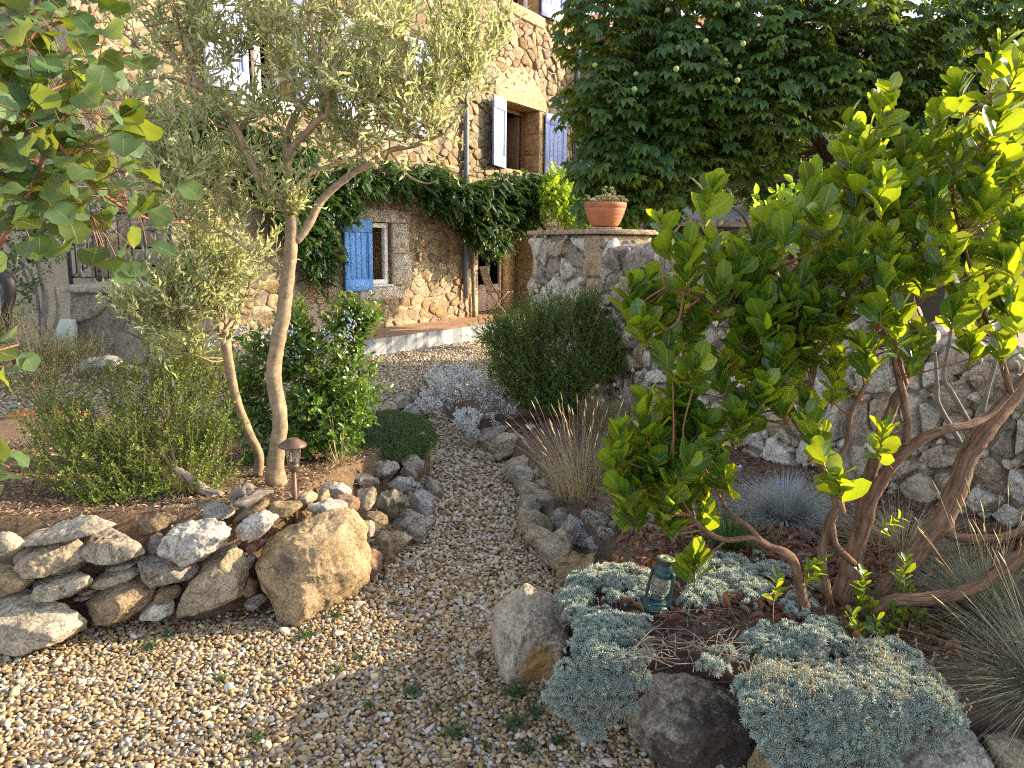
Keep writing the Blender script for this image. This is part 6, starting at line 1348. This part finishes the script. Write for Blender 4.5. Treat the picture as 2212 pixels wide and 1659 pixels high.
carpet('largest silver cushion sprawling over the front rocks, with dry flower spikes', [zp(3, *p) for p in [(490,1210),(560,1120),(700,1070),(1000,1080),(1250,960),(1400,960),(1600,1080),(1770,1260),(1830,1400),(1570,1520),(1400,1580),(1360,1720),(800,1740),(640,1500),(540,1400)]],
       lambda v: float(np.interp(v, [1400, 1540, 1680], [.34, .33, .16])), 4600, .055, dry=.05)
carpet('tiny silver tuft alone on the leaf litter above the stained rock', [zp(3, *p) for p in [(280,1010),(340,980),(390,1010),(400,1060),(330,1080),(280,1060)]], cz(.35), 90, .03)
carpet('silver tuft at the foot of the middle trunk', [zp(3, *p) for p in [(760,690),(860,680),(940,760),(920,830),(820,830),(770,760)]], cz(.34), 260, .045)
carpet('small silver tuft behind the middle trunks', [zp(3, *p) for p in [(890,600),(960,560),(1040,600),(1040,680),(920,670)]], cz(.34), 160, .05)
carpet('faded grey green cushion behind the square pale rock', [zp(2, *p) for p in [(1560,190),(1640,130),(1760,150),(2000,140),(2010,250),(1880,280),(1700,270)]], cz(.29), 700, .04, mt='artem_b')
# ------------------------------------------------------------------ litter, weeds, dead wood
def flakes(name, mats, pts, T, s0, s1, wr=.5, m=None, flat=.35):
    g = G(); n = len(pts); d = nrm(np.stack([rng.normal(0, 1, n), rng.normal(0, 1, n), rng.normal(0, flat*.6, n)], -1)); X, Y, Z = frames(d, np.array([0, 0, 1.])+rng.normal(0, flat, (n, 3))); s = rng.uniform(s0, s1, n)
    g.inst(T, pts, X, Y, Z, s*wr*rng.uniform(.7, 1.2, n), s); return g.build(name, mats, kind='stuff')
def bedpts(poly, h0, step, x0, x1, y0, y1):
    x, y = scatter(x0, x1, y0, y1, step); k = inpoly(x, y, poly) & inview(x, y, .3); x, y = x[k], y[k]; return np.stack([x, y, bedh(x, y, poly, h0)], -1)
curl = leaf_t([.05, .3, .45, .48, .35, .03], .55, .5)
p = bedpts(LB, hL0, .019, -3.2, -.4, 2.9, 5.2); flakes('mulch', L_['bits'], p+[0, 0, .006], lance, .012, .038, .4)
p = bedpts(RB, hR0, .017, 0, 3.2, 2.1, 5.0); flakes('mulch', L_['bits'], p[rng.random(len(p)) < .7]+[0, 0, .006], lance, .010, .03, .35)
p = bedpts(RB, hR0, .036, .2, 2.6, 2.2, 3.4); flakes('fallen_leaves', L_['dead'], p[rng.random(len(p)) < .85]+[0, 0, .014], curl, .035, .07, .42, flat=.6)
p = bedpts(RB, hR0, .09, 0, 2.6, 3.3, 6.5); flakes('fallen_leaves', L_['dead'], p[rng.random(len(p)) < .6]+[0, 0, .012], curl, .035, .065, .42, flat=.5)
x, y = scatter(-2.2, .6, 2.1, 8, .17); k = inview(x, y) & (rng.random(len(x)) < .32); flakes('fallen_leaves', L_['dead'], np.stack([x[k], y[k], np.full(k.sum(), .024)], -1), curl, .03, .06, .4, flat=.5)
x, y = scatter(-2.2, .8, 2.1, 6, .07); k = inview(x, y) & (rng.random(len(x)) < .3); flakes('fallen_leaves', L_['bits'], np.stack([x[k], y[k], np.full(k.sum(), .022)], -1), lance, .02, .06, .14)
g = G()
for k in range(110):
    u, v = zp(2, rng.uniform(1850, 2560), rng.uniform(740, 1040)); c = GZ(u, v, .35); c[2] = hR(c[0], c[1])+rng.uniform(.004, .018); a = rng.random()*6.28; l = rng.uniform(.04, .12); dv = np.array([math.cos(a), math.sin(a), rng.normal(0, .12)])*l
    tube(g, [c-dv, c-dv*.3+rng.normal(0, .012, 3), c+dv*.4+rng.normal(0, .012, 3), c+dv], rng.uniform(.0009, .0019), 5, 3, cap=False)
g.build('dry_twigs', plain('bleached_twig', (.19, .15, .125), .9), kind='stuff')
wd = None
for k, (u, v) in enumerate([zp(2, *q) for q in [(1130,1230),(790,1350),(770,1470),(1110,1420),(500,1220),(1240,1350),(1390,1520),(400,680),(940,1540),(1180,1570),(660,1320),(250,1300),(190,1010),(1010,100),(60,1090)]]+[zp(1, *q) for q in [(1010,880),(900,950),(1850,880),(1550,1500),(2020,760),(1330,1150)]]):
    c = GZ(u, v, .0); 
    if wd is None:
        wd = thing('gravel_weed', 'small green weed growing up through the gravel', 'weed', c, 'small weeds in the gravel'); gl = G(); n = 16
        az = rng.random(n)*6.28; ti = rng.uniform(.5, 1.35, n); dd = np.stack([np.cos(az)*np.sin(ti), np.sin(az)*np.sin(ti), np.cos(ti)], -1); b0 = np.tile(c, (n, 1))+[0, 0, .012]
        twigs(gl, None, b0, dd, rng.uniform(.03, .075, n), ovate, 8, .022, .009, 55, .001, .2); gl.build('foliage', L_['weed'], wd); first = wd
    else:
        o = first.copy(); col.objects.link(o); o.location = c; o.rotation_euler.z = rng.random()*6.28; s = rng.uniform(.4, .95); o.scale = (s, s, s)
        for chd in list(first.children): cc = chd.copy(); cc.parent = o; col.objects.link(cc)
g = G(); c = P(480, 1068, 3.2)
q = np.array([P(*zp(4, a, b), y) for a, b, y in ((1640,1475,3.28),(1560,1490,3.25),(1470,1540,3.18),(1400,1550,3.15))]); tube(g, q, [.008, .02, .026, .012], 9, 6, .16)
q = np.array([P(*zp(4, a, b), y) for a, b, y in ((1390,1520,3.22),(1420,1480,3.22),(1480,1470,3.24),(1500,1500,3.24),(1470,1530,3.2))]); tube(g, q, [.016, .028, .03, .026, .014], 9, 6, .2)
tag(g.build('driftwood', bark_mat('dark_driftwood', (.05, .04, .035), (.30, .27, .25), 60, 8, .8, .012), origin=c), 'curled piece of dark weathered driftwood on top of the bed wall', 'driftwood')
g = G(); q = np.array([P(*zp(4, a, b), 3.4) for a, b in ((1050,1330),(1110,1370),(1170,1420),(1230,1470),(1330,1490))]); tube(g, q, [.008, .016, .022, .024, .014], 9, 6, .14)
tag(g.build('driftwood', B_['drift'], origin=q[2]), 'pale tapering piece of driftwood in the dry grass clump', 'driftwood')
g = G(); q = np.array([P(u, v, 6.3) for u, v in ((166,806),(185,798),(215,790),(245,786),(252,792))]); tube(g, q, [.05, .075, .08, .07, .05], 12, 6, .09); q = np.array([P(u, v, 6.4) for u, v in ((240,792),(275,800),(318,806))]); tube(g, q, [.03, .045, .035], 10, 6, .09)
tag(g.build('log', B_['drift'], origin=q[0]), 'old grey log lying at the foot of the stair landing', 'log')
g = G(); q = np.array([P(u, v, 6.8) for u, v in ((-20,590),(15,605),(18,640),(5,700),(-5,735),(20,765),(55,785))]); tube(g, q, .06, 12, 7)
tag(g.build('drain_hose', plain('black_rubber', (.015, .015, .017), .5), origin=q[0]), 'thick black hose curving down at the far left edge', 'hose')
g = G(); c = P(35, 862, 6.0); c[2] = .13; box(g, c, .30, .5, .02, None, .008); tag(g.build('clay_slab', M['terracotta'], origin=c), 'flat red clay slab on the ground at the left edge', 'slab')
# ------------------------------------------------------------------ path light
c = GZ(637, 1078, .44); c = np.array([c[0], c[1], hL(c[0], c[1])-.03]); zt = P(637, 947, c[1])[2]; H_ = zt-c[2]
M['bronze'] = plain('bronze_plastic', (.13, .075, .055), .45, .3, var=.12, spec=.5)
gm, nt, b, o = newmat('clear_glass'); b.inputs['Base Color'].default_value = (.85, .85, .80, 1); b.inputs['Roughness'].default_value = .06; b.inputs['Transmission Weight'].default_value = .92; b.inputs['IOR'].default_value = 1.25
t = thing('path_light', 'bronze solar path light on a slim pole at the corner of the bed', 'lamp', c)
r = 31*c[1]/FPX; z1 = zt
g = G(); lathe(g, [(0, z1-.001), (r*.42, z1-.001), (r*.46, z1-.004), (r*.5, z1-.007), (r*.95, z1-.026), (r, z1-.033), (r*.98, z1-.039), (r*.7, z1-.041), (0, z1-.041)], (c[0], c[1], 0), 32); g.build('cap', M['bronze'], t)
zg1, zg0 = z1-.042, z1-.125
g = G(); lathe(g, [(r*.52, zg1), (r*.50, (zg1+zg0)/2), (r*.36, zg0)], (c[0], c[1], 0), 24); g.build('glass', gm, t)
g = G(); lathe(g, [(r*.30, zg0+.004), (r*.42, zg0+.004), (r*.42, zg0-.006), (r*.30, zg0-.022), (r*.24, zg0-.03), (0, zg0-.03)], (c[0], c[1], 0), 24); g.build('cup', M['bronze'], t)
g = G()
for k in range(6):
    for sg in (-1, 1):
        pts = []
        for f_ in np.linspace(0, 1, 6):
            a = (k+.5+sg*.5*(1-f_**1.6))*math.pi/3; rr = r*(.40+.16*f_); pts.append((c[0]+rr*math.cos(a), c[1]+rr*math.sin(a), zg0+(zg1-zg0)*f_))
        tube(g, pts, .0021, 6, 3)
for zz_ in (zg1-.003,): lathe(g, [(r*.50, zz_), (r*.56, zz_), (r*.56, zz_+.006), (r*.50, zz_+.006)], (c[0], c[1], 0), 24)
g.build('cage', M['bronze'], t)
g = G(); tube(g, [(c[0], c[1], c[2]), (c[0], c[1], zg0-.028)], r*.17, 14, 2); g.build('pole', M['bronze'], t)
# ------------------------------------------------------------------ hurricane lantern
c = GZ(1414, 1322, .34); c[2] = hR(c[0], c[1])+.0; top = P(1441, 1205, c[1]); ax3 = nrm(top-c); L = np.linalg.norm(top-c)
x0_ = nrm(np.cross([0, 1, 0], ax3)); y0_ = np.cross(ax3, x0_); xx = x0_*.77-y0_*.64; yy = np.cross(ax3, xx); AL = np.stack([xx, yy, ax3]); u_ = L/.25
M['teal'] = plain('teal_enamel', (.011, .05, .054), .45, .2, var=.4, sc_=30, spec=.5); M['lid'] = plain('faded_green_enamel', (.17, .21, .13), .6, .1, var=.35, sc_=60)
t = thing('hurricane_lantern', 'old teal hurricane lantern standing tilted among the silver cushions', 'lantern', c)
S = lambda prof: [(a*u_, b_*u_) for a, b_ in prof]
lp = lambda x, y, z: c+(x*xx+y*yy+z*ax3)*u_
g = G(); lathe(g, S([(0, 0), (.060, 0), (.064, .006), (.064, .026), (.058, .036), (.040, .044), (.022, .047), (0, .047)]), c, 32, AL); g.build('tank', M['teal'], t)
g = G(); lathe(g, S([(.026, .048), (.030, .052), (.030, .066), (.022, .070)]), c, 24, AL); g.build('burner', M['teal'], t)
g = G(); lathe(g, S([(.028, .068), (.043, .090), (.047, .115), (.042, .145), (.034, .165)]), c, 28, AL); g.build('globe', gm, t)
g = G(); lathe(g, S([(.036, .160), (.043, .166), (.043, .185), (.039, .190), (.041, .196), (.036, .214), (.032, .222)]), c, 28, AL); g.build('collar', M['teal'], t)
g = G(); lathe(g, S([(.030, .223), (.032, .236), (.034, .238)]), c, 24, AL); g.build('vent_band', plain('rusty_band', (.07, .045, .03), .8), t)
g = G(); lathe(g, S([(.033, .239), (.038, .243), (.036, .249), (.026, .250), (.025, .247), (.014, .247), (.013, .251), (0, .252)]), c, 28, AL); g.build('lid', M['lid'], t)
for sg in (-1, 1):
    g = G(); pts = [lp(sg*.055, 0, .030), lp(sg*.056, 0, .08), lp(sg*.054, 0, .14), lp(sg*.050, 0, .18), lp(sg*.039, 0, .192)]; tube(g, pts, .0075*u_, 10, 5); g.build('side_tube', M['teal'], t)
g = G()
for z in (.10, .125): tube(g, [lp(.052*math.cos(a), .052*math.sin(a), z) for a in np.linspace(0, 6.283, 17)], .0012*u_, 5, 2)
for a in (.8, 2.3, 3.9, 5.5): tube(g, [lp(.030*math.cos(a), .030*math.sin(a), .066), lp(.052*math.cos(a), .052*math.sin(a), .11), lp(.042*math.cos(a), .042*math.sin(a), .165)], .0012*u_, 5, 4)
g.build('wire_guard', M['iron'], t)
g = G(); tube(g, [lp(.052, -.02, .185), lp(.09, -.03, .19), lp(.145, -.02, .165), lp(.155, .02, .15), lp(.12, .05, .16), lp(.052, .03, .19)], .0016*u_, 6, 6); g.build('bail_handle', M['iron'], t)
g = G(); tube(g, [lp(-.02, -.06, .028), lp(-.01, -.068, .034), lp(.0, -.062, .03)], .006*u_, 8, 3); lathe(g, S([(0, .036), (.012, .036), (.012, .046), (0, .047)]), lp(-.03, -.03, 0), 12, AL); g.build('filler_cap', M['teal'], t)
# ------------------------------------------------------------------ bowl planter on the pillar
c = WW(-.33, 1.757, -.22); r = 45*c[1]/FPX
t = thing('terracotta_bowl', 'wide terracotta bowl with a ribbed side standing on the pillar cap', 'planter', c)
g = G(); lathe(g, [(0, .03), (.62*r, .03), (.66*r, .045), (.80*r, .10), (.92*r, .17), (.955*r, .195), (.945*r, .2), (.985*r, .205), (r, .235), (r*.99, .25), (.93*r, .25), (.90*r, .22), (0, .215)], c, 48); g.build('bowl', M['terracotta'], t)
for zz_ in (.12, .155):
    g = G(); rr = np.interp(zz_, [.10, .17], [.80*r, .92*r]); lathe(g, [(rr-.002, zz_-.006), (rr+.005, zz_), (rr-.002, zz_+.006)], c, 48); g.build('rib_band', M['terracotta'], t)
g = G(); lathe(g, [(0, .0), (.72*r, .0), (.80*r, .012), (.80*r, .022), (.76*r, .022), (.72*r, .014), (0, .014)], c, 40); g.build('saucer', M['dress_w'], t)
cc = c+[0, 0, .22]; st = thing('bowl_succulent', 'pale green sedum with fleshy rosettes planted in the terracotta bowl', 'plant', cc); gl = G(); gt = G()
n = 75; a = rng.random(n)*6.28; q = np.sqrt(rng.random(n))*r*.95; pts = cc+np.stack([q*np.cos(a), q*np.sin(a), rng.uniform(.0, .07, n)+.10*np.exp(-((q*np.cos(a)-.02)/.07)**2)*rng.random(n)], -1)
ex = cc+np.array([(-r*1.0, 0, .05), (-r*1.1, -.02, .02), (-.9*r, -.05, .08), (0, -.02, .16), (.05, 0, .15), (.6*r, -.04, .08), (-.03, -.03, .14)]); pts = np.vstack([pts, ex]); n = len(pts)
Zx = nrm(rng.normal(0, .35, (n, 3))+[0, -.2, 1]); X = nrm(np.cross(rng.normal(0, 1, (n, 3)), Zx)); s = rng.uniform(.018, .038, n); gl.inst(feathery(16, 1.0, .42), pts, X, np.cross(Zx, X), Zx, s, s); prisms(gt, np.where(np.abs(pts-cc) > r*.8, cc+(pts-cc)*.6, pts-[0, 0, .08]), pts, np.full(n, .003), np.full(n, .003))
gt.build('stems', B_['twig'], st); gl.build('rosettes', L_['succ'], st)
# ------------------------------------------------------------------ folding chair by the door
cb = W(1.25, .25, .10); f0 = nrm(np.array([.95, -.3, 0])); s0 = np.array([-f0[1], f0[0], 0]); AC = np.stack([f0, s0, UP])
t = thing('garden_chair', 'wooden slatted folding chair standing in the doorway', 'chair', cb)
q = lambda a, b_, z: cb+f0*a+s0*b_+UP*z
M['teak'] = plain('weathered_teak', (.30, .21, .13), .7, var=.2)
g = G()
for k in range(6): box(g, q(-.17+.068*k, 0, .44), .029, .21, .011, AC, .004)
g.build('seat', M['teak'], t)
bk = nrm(-f0*.42+UP); ABk = np.stack([np.cross(s0, bk), s0, bk])
g = G()
for k in range(5): box(g, q(-.20, -.16+.08*k, .45)+bk*.27, .008, .026, .21, ABk, .003)
for z in (.05, .5): box(g, q(-.2, 0, .45)+bk*z, .011, .215, .026, ABk, .004)
g.build('backrest', M['teak'], t)
for sg in (-1, 1):
    g = G(); tube(g, [q(.20, sg*.205, 0), q(-.2, sg*.205, .45), q(-.2, sg*.205, .45)+bk*.52], .016, 8, 3); g.build('leg', M['teak'], t)
    g = G(); tube(g, [q(-.22, sg*.18, 0), q(.18, sg*.18, .43)], .015, 8, 2); g.build('leg', M['teak'], t)
# ------------------------------------------------------------------ electric box on its conduit
Y_ = 7.45; a = P(129, 732, Y_); b_ = P(154, 691, Y_); w_ = (b_[0]-a[0]); h_ = b_[2]-a[2]; cx = (a[0]+b_[0])/2; cz_ = (a[2]+b_[2])/2
M['grey_pl'] = plain('pale_green_grey_plastic', (.50, .55, .50), .5, var=.06)
t = thing('electric_box', 'pale grey outdoor electric box on a white conduit beside the stair landing', 'electric box', (cx, Y_, .2))
g = G(); box(g, (cx-.02, Y_+.06, cz_), w_/2+.015, .055, h_/2, None, .008); g.build('casing', M['grey_pl'], t)
g = G(); box(g, (cx, Y_-.012, cz_), w_/2, .018, h_/2+.006, None, .006); lid = g.build('lid', M['grey_pl'], t)
g = G(); tube(g, [(cx-w_*.3, Y_-.033, cz_+h_*.42), (cx-w_*.1, Y_-.033, cz_+h_*.2), (cx+w_*.15, Y_-.033, cz_+h_*.1), (cx+w_*.15, Y_-.033, cz_-h_*.15), (cx-w_*.1, Y_-.033, cz_-h_*.42)], .006, 6, 3); g.build('lid_groove', M['zinc'], lid)
g = G(); tube(g, [(cx+.02, Y_+.06, .1), (cx+.015, Y_+.06, .35), (cx, Y_+.06, cz_-h_/2+.01)], .024, 12, 4); g.build('conduit', M['white'], t)
